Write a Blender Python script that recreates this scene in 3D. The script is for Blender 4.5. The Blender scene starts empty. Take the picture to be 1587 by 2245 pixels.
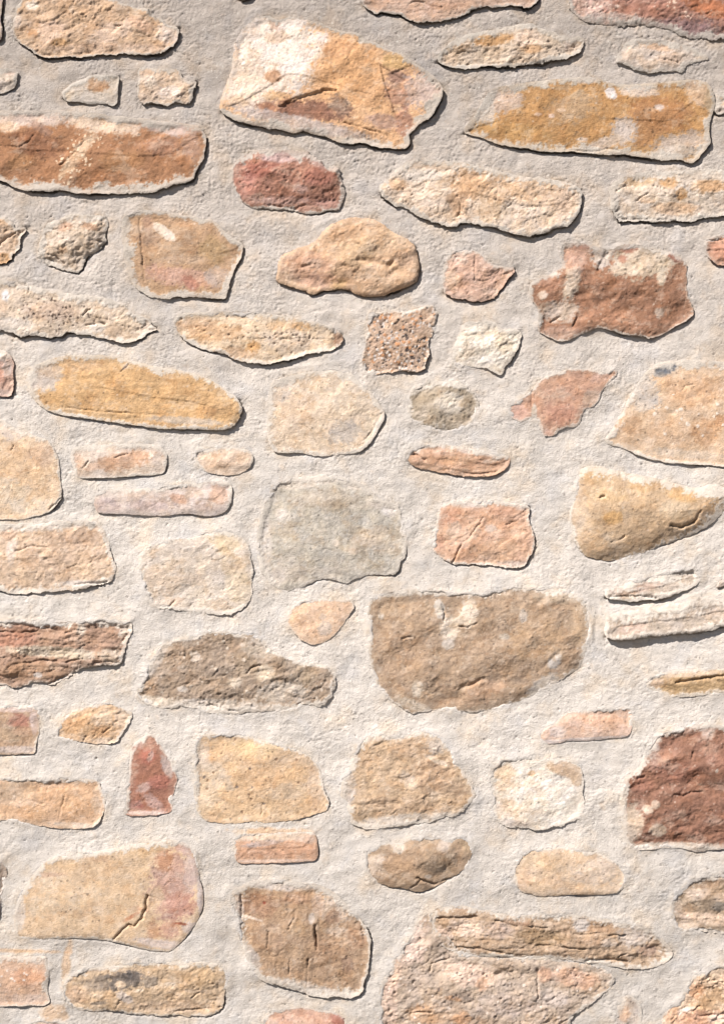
import bpy, math
import numpy as np

# ------------------------------------------------------------------ camera, sky, sun, exposure
U = 0.00082                       # metres per wall unit (the wall is laid out on a 1587 x 2245 image pixel grid)
GW, GH = 1587.0, 2245.0
ZC = 1.50                         # height of the middle of the view above the ground
sc = bpy.context.scene
col = sc.collection

cam_data = bpy.data.cameras.new('camera')
cam = bpy.data.objects.new('camera', cam_data)
col.objects.link(cam)
CAM_D = 3.2
cam.location = (0.0, -CAM_D, ZC)
cam.rotation_euler = (math.radians(90), 0, 0)
cam_data.sensor_fit = 'VERTICAL'
cam_data.sensor_height = 36.0
cam_data.lens = 36.0 * CAM_D / (GH * U)
cam_data.clip_end = 500.0
sc.camera = cam

SUN = np.array([-0.49, -0.52, 0.70]); SUN = SUN / np.linalg.norm(SUN)   # towards the sun
elev = math.asin(SUN[2])
world = bpy.data.worlds.new('World'); sc.world = world
world.use_nodes = True
wn = world.node_tree.nodes; wl = world.node_tree.links
sky = wn.new('ShaderNodeTexSky'); sky.sky_type = 'NISHITA'; sky.sun_disc = False
sky.air_density = 0.6; sky.dust_density = 0.3          # a very clear day: deep sky, hard shadows
sky.sun_elevation = elev
sky.sun_rotation = math.atan2(SUN[0], SUN[1])
bg = wn['Background']; bg.inputs['Strength'].default_value = 0.05
wl.new(sky.outputs['Color'], bg.inputs['Color'])

sun_data = bpy.data.lights.new('sun', 'SUN')
sun_data.energy = 5.0; sun_data.angle = math.radians(0.53); sun_data.color = (1.0, 0.955, 0.91)
sun = bpy.data.objects.new('sun', sun_data); col.objects.link(sun)
from mathutils import Vector
sun.rotation_euler = Vector(SUN).to_track_quat('Z', 'Y').to_euler()
sun.location = (-3, -3, 6)

sc.view_settings.view_transform = 'Standard'
sc.view_settings.look = 'None'
sc.view_settings.exposure = 0.82
sc.view_settings.gamma = 1.0
sc.view_settings.use_curve_mapping = False
ALB = 0.66                        # seen colour -> base colour

# ------------------------------------------------------------------ noise
def _hash(ix, iy, seed):
    h = (ix.astype(np.int64) * 374761393 + iy.astype(np.int64) * 668265263 + int(seed) * 1442695041) & 0xFFFFFFFF
    h = ((h ^ (h >> 13)) * 1274126177) & 0xFFFFFFFF
    h = ((h ^ (h >> 16)) * 2246822519) & 0xFFFFFFFF
    return (h ^ (h >> 15)) & 0xFFFFFFFF
_ANG = np.arange(256) * (2 * math.pi / 256)
_GC, _GS = np.cos(_ANG).astype(np.float32), np.sin(_ANG).astype(np.float32)
def perlin(x, y, seed=0):
    fx = np.floor(x); fy = np.floor(y)
    ix = fx.astype(np.int32); iy = fy.astype(np.int32)
    u = (x - fx).astype(np.float32); v = (y - fy).astype(np.float32)
    def g(a, b, du, dv):
        k = _hash(ix + a, iy + b, seed) & 255
        return _GC[k] * du + _GS[k] * dv
    su = u * u * u * (u * (u * 6 - 15) + 10); sv = v * v * v * (v * (v * 6 - 15) + 10)
    n0 = g(0, 0, u, v) * (1 - su) + g(1, 0, u - 1, v) * su
    n1 = g(0, 1, u, v - 1) * (1 - su) + g(1, 1, u - 1, v - 1) * su
    return (n0 * (1 - sv) + n1 * sv) * 1.5
def fbm(x, y, wl_, octv=3, seed=0, gain=0.5):
    s = np.zeros_like(x, dtype=np.float32); a = 1.0; f = 1.0 / wl_; t = 0.0
    for i in range(octv):
        s += a * perlin(x * f + 17.3 * i, y * f - 9.1 * i, seed + 101 * i); t += a
        a *= gain; f *= 2.03
    return s / t
def ridged(x, y, wl_, octv=3, seed=0):
    s = np.zeros_like(x, dtype=np.float32); a = 1.0; f = 1.0 / wl_; t = 0.0
    for i in range(octv):
        s += a * (1 - 2 * np.abs(perlin(x * f + 7.7 * i, y * f + 3.1 * i, seed + 57 * i))); t += a
        a *= 0.5; f *= 2.1
    return s / t
def rnd(ix, iy, seed):
    return (_hash(ix, iy, seed) / 4294967295.0).astype(np.float32)
def cells(x, y, size, seed):
    """nearest random site of a jittered grid: distance, site offset, two random numbers"""
    cx = np.floor(x / size).astype(np.int32); cy = np.floor(y / size).astype(np.int32)
    best = np.full(x.shape, 1e9, np.float32); bx = np.zeros_like(best); by = np.zeros_like(best)
    r1 = np.zeros_like(best); r2 = np.zeros_like(best); r3 = np.zeros_like(best)
    for a in (-1, 0, 1):
        for b in (-1, 0, 1):
            ix = cx + a; iy = cy + b
            sx = (ix + rnd(ix, iy, seed)) * size; sy = (iy + rnd(ix, iy, seed + 1)) * size
            dx = x - sx; dy = y - sy; d = np.sqrt(dx * dx + dy * dy)
            m = d < best
            best = np.where(m, d, best); bx = np.where(m, dx, bx); by = np.where(m, dy, by)
            r1 = np.where(m, rnd(ix, iy, seed + 2), r1); r2 = np.where(m, rnd(ix, iy, seed + 3), r2)
            r3 = np.where(m, rnd(ix, iy, seed + 4), r3)
    return best, bx, by, r1, r2, r3
def sstep(a, b, x):
    t = np.clip((x - a) / (b - a), 0, 1); return t * t * (3 - 2 * t)
def lin(c):
    c = np.clip(np.asarray(c, np.float32), 0, 255) / 255.0
    return np.where(c <= 0.04045, c / 12.92, ((c + 0.055) / 1.055) ** 2.4)
def mixc(c, k, m):
    return c * (1 - m[..., None]) + np.asarray(k, np.float32) * m[..., None]

# image tiles: points read in image pixels from fifteen zoomed tiles, each with its own origin and scale
IMG_TILES = {}
for _r, _y in zip('ABCDE', (0, 440, 880, 1320, 1765)):
    for _c, (_x, _s) in enumerate(((0, 560 / 1587), (500, 560 / 1587), (1000, 587 / 1587))):
        IMG_TILES[_r + str(_c)] = (_x, _y, _s)
IMG_TILES['P'] = (0, 0, 1.0)
def at(img_tile, x, y):
    ox, oy, s = IMG_TILES[img_tile]; return ox + x * s, oy + y * s
def outline(txt):
    pts = []; sh = 'P'
    for tok in txt.split():
        if tok in IMG_TILES: sh = tok
        else:
            a, b = tok.split(','); pts.append(at(sh, float(a), float(b)))
    return np.array(pts, np.float64)

# ------------------------------------------------------------------ the stones, one row each
# outline | face colour | h = how far the top, bottom, left, right edge stand out | er = edge radius | k = edge drop
# dome | st = surface style | sm = width of mortar smeared over the top, bottom, left, right edge
# pa = stains and bare patches (image tile x y rx ry turn  r g b  strength) | cr = cracks (depth width: image tile points) | sp = grains (r g b  cell share size)
STONES = []
def stone(o, c, label, **kw):
    kw.update(o=outline(o), c=c, label=label); STONES.append(kw)

# ---- first course
stone('A0 100,60 115,30 140,5 160,-60 600,-60 640,-10 740,20 800,35 850,50 930,60 950,90 965,110 1010,125 1035,150 1080,160 1110,180 1115,210 1110,250 1080,290 1030,325 950,348 880,345 800,335 700,345 620,345 560,350 500,360 420,355 330,365 280,372 240,345 190,310 130,270 95,245 85,200 88,150 95,100',
  (205,168,130), 'long mottled tan stone with a pale knob at its right end, top left', h=(2,7,4,8), er=9, st='chip', sm=(4,2,2,3),
  pa=['A0 200 40 45 30 0 250 235 215 1','A0 300 200 110 80 0 240 200 165 .8','A0 210 210 40 30 0 205 150 100 .7','A0 700 210 160 70 -20 238 205 175 .7','A0 1040 210 80 70 0 240 215 190 .9','A0 380 270 60 30 0 210 160 100 .6','A0 700 300 420 30 0 205 170 140 .6','A0 880 160 90 40 30 225 175 135 .7','A0 500 60 160 40 0 200 160 120 .6','A0 110 130 30 50 0 240 215 190 .7'],
  cr=['2.5 3 A0 720,165 770,163','3 4 A0 930,70 955,105 1000,150','1.5 3 A0 250,340 420,348 520,330 640,330'])
stone('A0 -60,-60 15,-60 25,20 12,75 8,130 18,180 15,240 0,260 -60,250',
  (200,172,152), 'sliver of a pinkish stone cut by the left edge of the view at the very top', h=(2,4,2,9), er=5, st='plain')
stone('A0 -60,430 60,425 120,435 115,490 100,540 60,565 20,585 -60,600',
  (196,180,160), 'small greyish crumbly stone at the left edge above the long brown stone', h=(2,4,2,3), er=6, st='rough', sm=(6,3,3,5), pa=['A0 60 450 50 20 0 200 170 150 .7'])
stone('A0 380,575 420,545 480,505 530,490 560,465 640,470 740,465 745,500 735,560 735,640 705,665 670,650 620,645 570,655 520,640 470,635 410,635 395,605',
  (206,192,172), 'small wedge-shaped grey stone with a brown patch and upright right edge', h=(1,5,2,6), er=4, st='plain', sm=(6,3,3,2),
  pa=['A0 610 530 70 50 0 195 148 105 .9','A0 430 590 60 40 0 235 222 200 .8'])
stone('A0 860,430 920,420 1000,430 1050,425 1120,435 1140,480 1170,510 1220,505 1220,540 1200,570 1200,620 1180,655 1130,640 1080,640 1030,665 980,645 920,640 895,660 860,620 855,560 865,500',
  (214,184,152), 'small blocky cream stone with a notched right side under the top left stone', h=(1,4,2,4), er=6, st='chip', sm=(4,2,2,6),
  pa=['A0 940 510 40 40 0 245 225 200 .8','A0 1060 580 70 50 0 240 222 205 .8','A0 920 450 60 25 0 205 165 130 .6'])
stone('A0 -60,690 80,688 300,685 420,690 560,700 700,720 850,735 1000,755 1100,760 1200,775 1265,810 1285,850 1280,900 1275,960 1260,1010 1230,1060 1210,1110 1190,1130 1120,1145 1060,1165 1000,1180 950,1200 880,1205 780,1205 700,1210 620,1200 560,1210 480,1205 420,1185 350,1190 250,1190 150,1190 100,1165 50,1145 0,1115 -60,1090',
  (170,116,76), 'long brown stone splashed with a diagonal streak of cream lichen', h=(1,7,3,10), er=8, st='lump', sm=(9,15,0,5), relief=.8,
  pa=['A0 200 735 340 60 0 222 194 172 1','A0 640 770 260 62 8 240 208 174 1','A0 60 790 80 40 0 238 206 172 .9','A0 1050 800 180 45 10 210 182 168 .8','A0 1000 910 130 60 0 172 122 92 .7','A0 760 1010 140 70 0 182 126 78 .8','A0 250 900 160 80 20 148 96 64 .8','A0 130 1010 80 50 0 190 134 84 .6','A0 260 800 90 30 30 150 112 92 .6','A0 1190 900 60 120 0 190 150 125 .6','A0 490 960 200 42 -52 244 212 172 .62'],
  sp=['244 214 172 .55 8 A0 490 970 230 110 -52'], cr=['2 4 A0 0,910 120,915 190,880 220,840','2 3 A0 380,1030 440,980 530,880'])
stone('A1 -60,680 -40,600 -10,520 20,440 35,350 35,290 60,230 90,180 130,140 180,110 230,95 265,92 275,115 330,130 380,105 430,110 520,130 620,165 700,195 770,200 830,215 855,255 900,265 960,285 1020,315 1100,350 1150,390 1230,440 1290,490 1340,545 1330,600 1300,660 1270,730 1210,755 1170,800 1120,840 1130,880 1110,925 1050,930 960,925 890,905 830,885 760,900 700,890 650,870 600,850 540,840 470,815 420,835 350,820 290,795 260,810 200,785 130,770 60,760 0,735',
  (224,170,118), 'largest stone, white and orange with a broken brown hollow below its middle', h=(2,7,3,12), er=8, st='grain', sm=(2,14,0,16), relief=1.3,
  pa=['A1 280 330 330 310 0 250 234 216 1','A1 100 520 170 190 0 246 222 194 .9','A1 560 260 90 70 0 248 230 212 .8','A1 300 230 90 45 0 232 196 160 .7','A1 290 150 40 50 0 200 160 130 .7','A1 280 480 60 40 0 206 150 105 .8','A1 760 480 230 220 0 224 164 106 .95','A1 880 650 140 90 0 240 184 128 .85','A1 690 300 120 60 0 220 160 106 .9','A1 300 600 90 30 0 228 178 122 .8','A1 60 640 60 50 0 232 192 150 .6','A1 490 690 270 75 4 146 98 74 1','A1 690 660 80 60 30 150 116 92 .8','A1 250 690 60 60 0 180 122 90 .8','A1 1030 390 90 55 10 216 168 104 1','A1 1080 560 110 120 30 192 140 108 .95','A1 1050 480 70 50 0 150 112 92 .8','A1 1110 530 50 40 0 222 160 115 .8','A1 1200 560 110 130 0 196 172 158 .8','A1 1090 760 60 90 0 176 124 98 .8','A1 960 760 120 50 10 200 160 140 .7','A1 450 770 450 45 12 196 180 170 .8'],
  led=['5 A1 300,665 370,640 450,605 550,575 600,555 670,565 740,640 770,700 | 620,700 480,700 400,690','4 A1 940,400 955,470 980,560 1010,640 1040,720 | 1150,640 1100,500','2 A1 960,478 1050,442 1140,405 | 1160,470 1080,520'],
  cr=['4 4 A1 360,640 450,605 550,575 600,555 670,565','.7 3 A1 945,400 965,490 980,560 1010,640 1040,720','.8 3 A1 965,474 1050,442 1140,405','2.5 3 A1 720,765 800,790 900,815 960,830'])
stone('A1 830,-60 835,20 850,45 880,65 910,92 950,75 1010,88 1070,95 1120,125 1180,145 1240,145 1320,135 1370,130 1420,105 1500,85 A2 80,65 150,45 250,45 380,30 410,55 470,35 490,0 490,-60',
  (196,158,130), 'pinkish brown stone cut off by the top edge, near the middle', h=(2,7,3,9), er=7, st='layer', sm=(0,3,2,2),
  pa=['A1 1150 60 200 60 0 206 172 148 .7','A1 1350 40 150 30 0 180 138 110 .6'], cr=['2.5 3 A1 1130,20 1180,10 1260,40 1330,50'])
stone('A2 640,-60 650,30 700,90 740,125 800,135 880,148 960,158 1050,155 1120,150 1200,165 1290,185 1320,215 1400,225 1500,240 1560,235 1640,220 1640,-60',
  (166,116,96), 'dark purplish brown stone with a rust-orange corner, top right', h=(2,3,1,3), er=14, k=.9, st='rough', sm=(0,12,6,0),
  pa=['A2 1480 40 180 60 20 178 104 66 1','A2 1400 190 230 80 8 138 104 100 .95','A2 760 40 150 70 0 214 178 160 .7','A2 950 110 230 35 5 188 166 152 .8','A2 1150 60 200 50 0 172 114 90 .7'], sp=['238 206 182 .45 10 A2 830 30 160 60 0','240 206 176 .35 9 A2 1330 60 120 40 25'])
# ---- second course
stone('A2 -120,350 -90,310 -40,255 20,215 150,190 280,165 400,140 470,145 500,165 560,190 620,215 690,225 730,215 750,235 750,265 735,300 690,340 620,355 540,370 470,385 400,390 330,395 250,400 180,395 110,405 40,412 -20,405 -80,385',
  (208,186,158), 'long low greyish stone with an ochre streak, above the big ochre stone', h=(0,7,3,4), er=10, st='rough', sm=(8,5,5,10), relief=1.2,
  pa=['A2 220 240 140 35 -8 200 150 95 .95','A2 420 230 80 60 20 235 205 175 .9','A2 450 295 70 30 0 205 158 110 .8','A2 40 290 70 25 0 170 138 105 .8','A2 150 310 200 30 0 200 178 150 .7','A2 680 280 50 30 0 214 186 160 .6'], cr=['2.5 3 A2 0,320 40,305 80,315','1.5 3 A2 0,385 150,380 330,375','2 3 A2 690,280 740,262 750,250'])
stone('A2 940,370 950,330 980,290 1000,250 1060,230 1150,230 1250,240 1330,265 1420,300 1490,330 1490,360 1420,365 1360,390 1340,435 1280,420 1200,428 1120,432 1060,420 1010,395 960,380',
  (206,188,168), 'small pale mortar-smeared stone with faint tan stains, under the top right stone', h=(0,3,1,1), er=8, st='rough', sm=(8,5,4,12),
  pa=['A2 1180 280 100 25 10 212 172 135 .8','A2 1000 300 40 60 0 228 200 172 .7','A2 1260 350 80 40 0 200 172 145 .8','A2 1460 345 40 20 0 206 172 135 .7'], cr=['1.5 3 A2 1200,350 1260,360 1320,370'])
stone('A2 40,790 60,740 100,690 150,620 180,560 230,520 300,510 400,490 500,480 600,470 690,460 760,455 830,460 880,490 950,500 1050,500 1150,495 1250,485 1330,475 1420,475 1480,490 1520,530 1535,600 1515,680 1490,740 1500,800 1500,850 1470,900 1430,940 1400,968 1370,970 1320,950 1250,950 1180,955 1120,935 1050,930 980,915 900,925 820,915 740,905 650,900 600,905 500,900 400,880 300,870 220,850 150,820 90,800',
  (188,136,78), 'big ochre stone with a small white splash near its top edge', h=(0,8,2,7), er=9, st='grain', sm=(9,14,14,8),
  pa=['A2 690 640 170 90 -20 190 152 108 .85','A2 330 770 220 60 10 200 148 84 .9','A2 1200 680 210 120 0 180 122 72 .85','A2 1100 800 90 70 0 186 130 78 .8','A2 180 620 110 110 0 212 198 180 .95','A2 300 600 90 70 -30 214 186 162 .8','A2 1080 545 130 35 0 232 206 178 .9','A2 760 475 80 25 0 240 210 180 .9','A2 990 770 75 95 0 200 184 168 1','A2 880 850 130 40 -20 212 188 162 .9','A2 1330 850 180 70 -10 200 180 160 .85','A2 1430 560 110 60 40 222 190 156 .75','A2 1500 600 40 70 0 176 150 112 .8','A2 910 555 32 32 0 238 238 240 1.3','A2 935 575 14 20 30 238 238 240 1.3','A2 1200 640 35 20 0 204 180 160 1','A2 745 828 36 14 0 225 200 172 1','A2 560 690 20 14 0 228 200 180 1','A2 480 680 24 12 0 224 190 160 1','A2 620 655 30 14 0 222 192 160 .9','A2 710 560 50 20 -30 205 172 130 .7','A2 1300 900 140 40 0 196 180 160 .9'],
  cr=['2 3 A2 640,890 820,900 900,880 960,900'])
stone('A1 930,1170 960,1130 1000,1090 1040,1050 1100,1010 1150,990 1250,995 1350,1005 1430,1005 1587,1020 A2 250,1020 400,1045 550,1065 650,1080 720,1105 745,1140 750,1190 740,1230 B2 745,30 700,110 660,150 600,165 540,190 480,205 420,212 350,200 280,180 200,155 120,140 40,132 B1 1400,165 1320,150 1250,130 1180,95 1100,55 1030,30 990,0 A1 960,1230 940,1200',
  (222,196,166), 'long pale stone with soft orange blotches right of the red stone', h=(0,9,2,9), er=9, st='chip', sm=(10,8,4,3),
  pa=['P 1030 405 45 35 0 216 168 120 .85','P 1080 420 40 30 0 214 172 128 .7','P 1005 440 25 35 0 206 160 118 .7','P 905 420 60 32 0 240 216 188 .8','P 870 405 25 18 0 224 176 128 .7','P 1160 410 60 35 0 222 180 136 .75','P 1190 450 60 30 0 226 190 152 .7','P 1120 470 90 25 0 226 206 182 .8','P 1240 430 25 40 0 226 192 158 .8','P 1070 460 30 30 0 214 180 140 .8','P 920 385 60 15 0 212 200 182 .8'], cr=['2 3 P 1002,430 1010,455 1004,475'])
stone('A2 890,1130 930,1080 1000,1050 1100,1020 1250,1010 1450,1005 1640,1010 B2 1640,70 1540,95 1450,110 1390,130 1300,125 1200,125 1100,120 1000,125 940,130',
  (212,196,174), 'pale stone with ochre patches along its upper half, cut by the right edge below the ochre stone', h=(0,9,0,3), er=8, st='rough', sm=(9,10,10,0),
  pa=['A2 1250 1090 60 40 0 202 148 90 1','A2 1500 1105 130 40 0 212 162 110 .85','A2 1330 1150 40 40 0 204 154 98 .9','A2 1090 1080 90 35 0 202 166 122 .9','A2 1130 1180 60 30 0 226 184 140 .8','A2 1300 1240 150 40 0 224 186 146 .8','A2 1150 1140 120 50 0 228 206 178 .8'],
  cr=['3 4 A2 950,1130 1000,1100 1010,1115','2 3 A2 1060,1190 1110,1160 1130,1150','2 3 A2 1380,1205 1420,1220','2 4 B2 980,110 1150,112 1300,118'])
stone('A1 25,1060 60,990 130,945 220,925 330,930 430,935 520,960 580,1000 620,1060 690,1040 700,1080 700,1130 735,1200 715,1260 690,1300 620,1310 560,1330 480,1330 400,1310 300,1300 200,1300 130,1290 90,1250 60,1190 25,1150',
  (164,111,88), 'oval red stone directly below the largest white and orange stone', h=(0,4,2,2), er=18, k=.9, dome=5, st='rough', sm=(9,3,2,8), relief=1.3,
  pa=['A1 100 1100 110 120 0 200 132 112 .7','A1 330 980 160 35 0 204 168 158 .85','A1 560 1010 80 40 30 200 165 150 .6','A1 200 1060 120 50 -10 170 98 80 .7','A1 450 1180 60 30 0 196 156 142 .7','A1 330 1250 200 30 0 186 150 138 .6','A1 620 1270 80 40 0 190 138 122 .6','A1 560 1100 100 60 0 166 100 82 .6'], cr=['2 4 A1 230,1275 330,1285 420,1300 480,1270'])
# ---- third course
stone('B0 -60,95 40,95 80,140 105,185 160,160 170,190 130,230 130,300 80,350 30,395 -60,410',
  (216,184,150), 'crumbling cream and orange stone at the left edge under the long brown stone', h=(1,5,2,4), er=6, st='rough', sm=(3,0,0,6), relief=1.4, pa=['B0 20 360 60 40 0 208 152 94 .9','B0 20 120 40 30 0 218 172 124 .8'], cr=['3 4 B0 -20,290 40,240 100,200'])
stone('B0 230,330 260,250 270,180 320,130 420,90 520,85 610,85 660,95 670,130 660,190 655,270 620,310 560,340 530,380 515,430 480,455 430,440 360,420 290,390 240,365',
  (206,186,160), 'small knobbly pale stone tapering to a point at the bottom', h=(0,5,0,7), er=12, k=.85, dome=5, st='rough', sm=(8,9,8,3), relief=1.5,
  pa=['B0 560 165 60 25 10 176 138 106 .95','B0 410 165 50 30 -20 200 156 124 .8','B0 400 240 40 35 0 226 206 182 .8','B0 400 310 30 25 0 214 174 134 .7','B0 350 390 90 25 15 186 166 140 .6'], cr=['3 4 B0 300,335 350,345 400,390','3 4 B0 620,250 650,265 600,320 560,335'])
stone('B0 765,90 830,70 900,55 1000,70 1100,85 1250,110 1340,125 1400,190 1460,240 1510,265 1515,320 1480,390 1450,450 1430,520 1410,600 1390,615 1300,605 1200,600 1100,595 1040,615 940,605 880,570 830,530 800,450 775,380 765,280 755,180',
  (190,150,110), 'squarish brown stone with a small white blotch and a pinkish lower half', h=(0,4,0,6), er=8, st='grain', sm=(4,10,15,10),
  pa=['B0 1020 195 95 32 38 236 222 200 1.2','B0 930 230 80 60 0 168 134 104 .9','B0 1160 300 140 60 0 176 140 104 .8','B0 1330 310 100 90 0 192 154 104 .8','B0 1100 120 150 40 8 208 162 118 .9','B0 1120 470 210 70 10 218 168 140 .9','B0 1180 510 60 40 40 204 132 104 .75','B0 920 140 40 50 0 190 144 112 .7','B0 1130 370 200 30 0 208 172 136 .7','B0 1350 470 80 60 0 210 186 166 .8'], cr=['2 4 B0 865,120 880,250 890,380 900,500'])
stone('B1 300,480 310,390 330,340 400,315 440,295 540,260 580,200 630,150 700,120 790,105 900,110 960,150 1010,190 1080,225 1130,250 1165,290 1180,350 1185,420 1190,470 1170,510 1110,540 1030,565 960,595 870,600 800,580 760,560 700,550 640,555 580,565 520,590 470,565 420,540 340,525 305,505',
  (213,170,128), 'smooth caramel stone standing well out of the wall, shaped like a hump', h=(5,11,7,12), er=14, k=.65, dome=4, st='lump', sm=(0,0,0,0), relief=1.25,
  pa=['B1 480 400 170 90 0 214 164 130 .8','B1 950 240 180 90 0 218 180 138 .8','B1 800 330 100 100 0 214 176 130 .6','B1 680 520 60 40 0 216 168 104 .7','B1 1090 370 60 50 0 190 154 122 .6','B1 560 500 140 50 0 210 160 132 .6','B1 950 500 200 70 0 218 180 140 .6'],
  cr=['5 8 B1 470,415 540,412 620,420','5 8 B1 810,375 900,380 960,400 1000,410 1025,385','3 8 B1 680,410 740,415','3 7 B1 1000,480 1040,440'])
stone('B2 -80,440 -70,380 -45,330 -20,295 40,295 110,300 150,315 180,360 230,380 290,395 350,400 345,430 300,470 275,510 250,550 210,590 160,600 80,590 0,580 -60,560 -85,510',
  (214,170,142), 'small pink stone with a pointed right corner, left of the big red-brown stone', h=(1,6,1,9), er=8, st='chip', sm=(4,0,2,0),
  pa=['B2 -30 470 50 60 0 222 184 150 .8','B2 20 350 50 40 0 222 190 172 .7'], cr=['2 3 B2 110,330 108,420 105,480'])
stone('B2 430,490 470,460 540,445 600,420 630,380 610,330 620,260 680,250 740,245 830,280 900,290 960,270 1030,255 1090,255 1150,290 1220,290 1290,320 1350,350 1365,400 1360,470 1365,540 1380,600 1405,660 1390,690 1330,725 1260,770 1200,800 1140,818 1080,800 1000,800 940,780 880,760 830,755 770,780 720,800 670,830 590,835 520,800 480,770 490,700 485,640 440,590 430,540',
  (152,105,76), 'big red-brown stone with a crust of cream lichen at its upper right', h=(0,4,1,5), er=8, st='lump', sm=(6,2,5,1), relief=1.15,
  pa=['B2 1090 370 190 95 -5 222 202 172 1.1','B2 1030 280 55 28 -20 196 134 106 1','B2 985 345 30 25 0 190 134 106 1','B2 1210 440 30 70 0 208 190 160 1','B2 1240 340 60 60 40 222 204 176 .9','B2 690 430 45 120 8 214 190 162 1.05','B2 670 520 50 70 0 216 196 170 1','B2 620 660 130 70 0 204 182 160 1','B2 700 340 110 70 0 214 164 134 .95','B2 720 265 80 25 0 196 138 112 .8','B2 860 330 80 70 -60 206 190 172 1','B2 510 560 30 30 0 220 196 172 1','B2 1200 665 30 35 0 206 184 164 1','B2 560 470 90 60 0 184 128 96 .7','B2 900 690 200 60 0 188 130 94 .7','B2 620 780 120 40 0 190 150 126 .7','B2 1290 330 50 30 30 172 110 86 1','B2 440 460 60 40 0 208 184 168 .9'],
  cr=['5 6 B2 838,408 870,350 900,290 925,250','5 12 B2 720,560 780,540','5 14 B2 860,600 920,580','4 12 B2 1040,580 1090,560','3 8 B2 740,690 790,640','3 5 B2 560,720 610,690','3 4 B2 690,750 715,690'], sp=['150 135 110 .12 7 B2 1110 370 130 60 0'])
stone('B2 1480,210 1640,200 1640,400 1560,385 1510,360 1480,320',
  (206,142,108), 'orange-pink stone end at the right edge beside the big red-brown stone', h=(2,7,2,3), er=5, st='layer', sm=(2,0,3,0), cr=['2 3 B2 1480,240 1540,232 1640,228','2 3 B2 1480,300 1600,290'])
# ---- fourth course
stone('B0 -60,500 60,500 120,510 200,530 330,555 450,575 560,590 680,610 760,630 800,680 870,720 930,740 945,780 985,795 940,820 900,855 850,865 800,880 740,885 680,860 620,855 560,830 500,830 440,815 400,835 340,850 270,850 200,845 130,845 80,825 20,805 -60,790',
  (220,198,170), 'long pitted cream stone running in from the left edge, tapering to the right', h=(0,6,2,7), er=8, st='pit', sm=(9,7,0,1), relief=1.2,
  pa=['B0 330 690 180 60 0 206 178 152 .8','B0 650 760 200 80 0 232 206 172 .8','B0 130 510 110 20 8 230 190 150 .8','B0 40 590 25 40 0 238 235 230 1','B0 20 660 40 40 0 232 196 158 .7','B0 600 790 50 30 0 238 225 205 .9','B0 100 770 150 50 0 216 204 186 .8'],
  sp=['96 78 66 .32 7 B0 330 690 280 120 0'], cr=['2.5 3 B0 180,580 190,530 150,520','3 4 B0 520,710 560,675','3 4 B0 540,775 600,760 650,765'])
stone('B0 1085,740 1110,705 1200,695 1400,690 1587,690 B1 100,695 250,705 400,720 520,750 620,775 670,800 700,820 715,850 700,905 660,925 600,940 520,955 430,975 340,1000 250,1010 150,1010 60,995 0,965 B0 1400,960 1340,940 1260,920 1180,890 1130,860 1090,800',
  (226,198,160), 'long cream stone with a shadowed broken end, left of the speckled stone', h=(0,9,1,7), er=7, st='pit', sm=(5,6,3,0), relief=1.2,
  pa=['P 470 730 70 22 0 220 172 122 .75','P 515 775 50 15 0 216 168 120 .6','P 555 760 20 14 0 214 158 96 .9','P 660 717 22 12 0 216 162 100 .8','P 620 715 40 14 0 218 176 128 .6','P 640 745 70 25 0 232 208 178 .7','P 742 740 12 22 0 150 112 84 .9','P 430 710 50 14 0 216 172 128 .7'],
  sp=['110 90 74 .14 6 P 620 740 100 30 0'], cr=['4 6 P 735,722 732,745 728,762'])
stone('B1 870,690 960,690 1050,685 1130,685 1200,660 1275,640 1290,680 1295,740 1270,810 1250,860 1250,930 1240,1000 1220,1050 1150,1060 1080,1058 1000,1070 930,1075 850,1090 830,1050 840,960 850,880 860,800',
  (202,168,138), 'speckled pebbly tan block with black, white and orange grains', h=(1,5,1,6), er=4, st='rough', sm=(3,0,2,2),
  pa=['B1 920 730 60 40 0 130 110 96 .55','B1 980 960 50 30 0 140 116 96 .45'],
  sp=['62 56 54 .26 6','236 228 216 .22 7','222 150 96 .20 9','80 70 66 .25 9 B1 1080 920 170 130 0','240 236 228 .3 7 B1 1050 990 160 70 0','226 150 92 .3 11 B1 1100 890 120 60 0'])
stone('B2 -35,960 -20,890 0,830 20,760 60,720 150,715 230,720 260,760 330,760 380,765 380,820 365,880 330,930 290,980 270,1040 230,1020 170,1000 100,980 40,980 -10,990',
  (236,226,204), 'small creamy white stone right of the speckled block', h=(0,4,0,7), er=9, st='chip', sm=(5,2,5,1), pa=['B2 280 850 50 60 -50 228 208 172 .8','B2 80 900 50 40 0 214 204 186 .6','B2 150 950 80 40 0 244 236 220 .8'])
stone('B0 -60,920 40,920 70,960 85,1000 90,1080 90,1160 85,1205 40,1215 -60,1225',
  (216,172,148), 'small pinkish stone with a pale top at the left edge beside the golden stone', h=(1,4,1,7), er=6, st='chip', sm=(2,0,0,0), pa=['B0 20 960 60 40 0 240 222 202 1','B0 10 1090 40 40 0 220 160 130 .8','B0 50 1040 30 60 0 206 184 168 .8','B0 20 1190 60 20 0 206 176 160 .8'])
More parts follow.
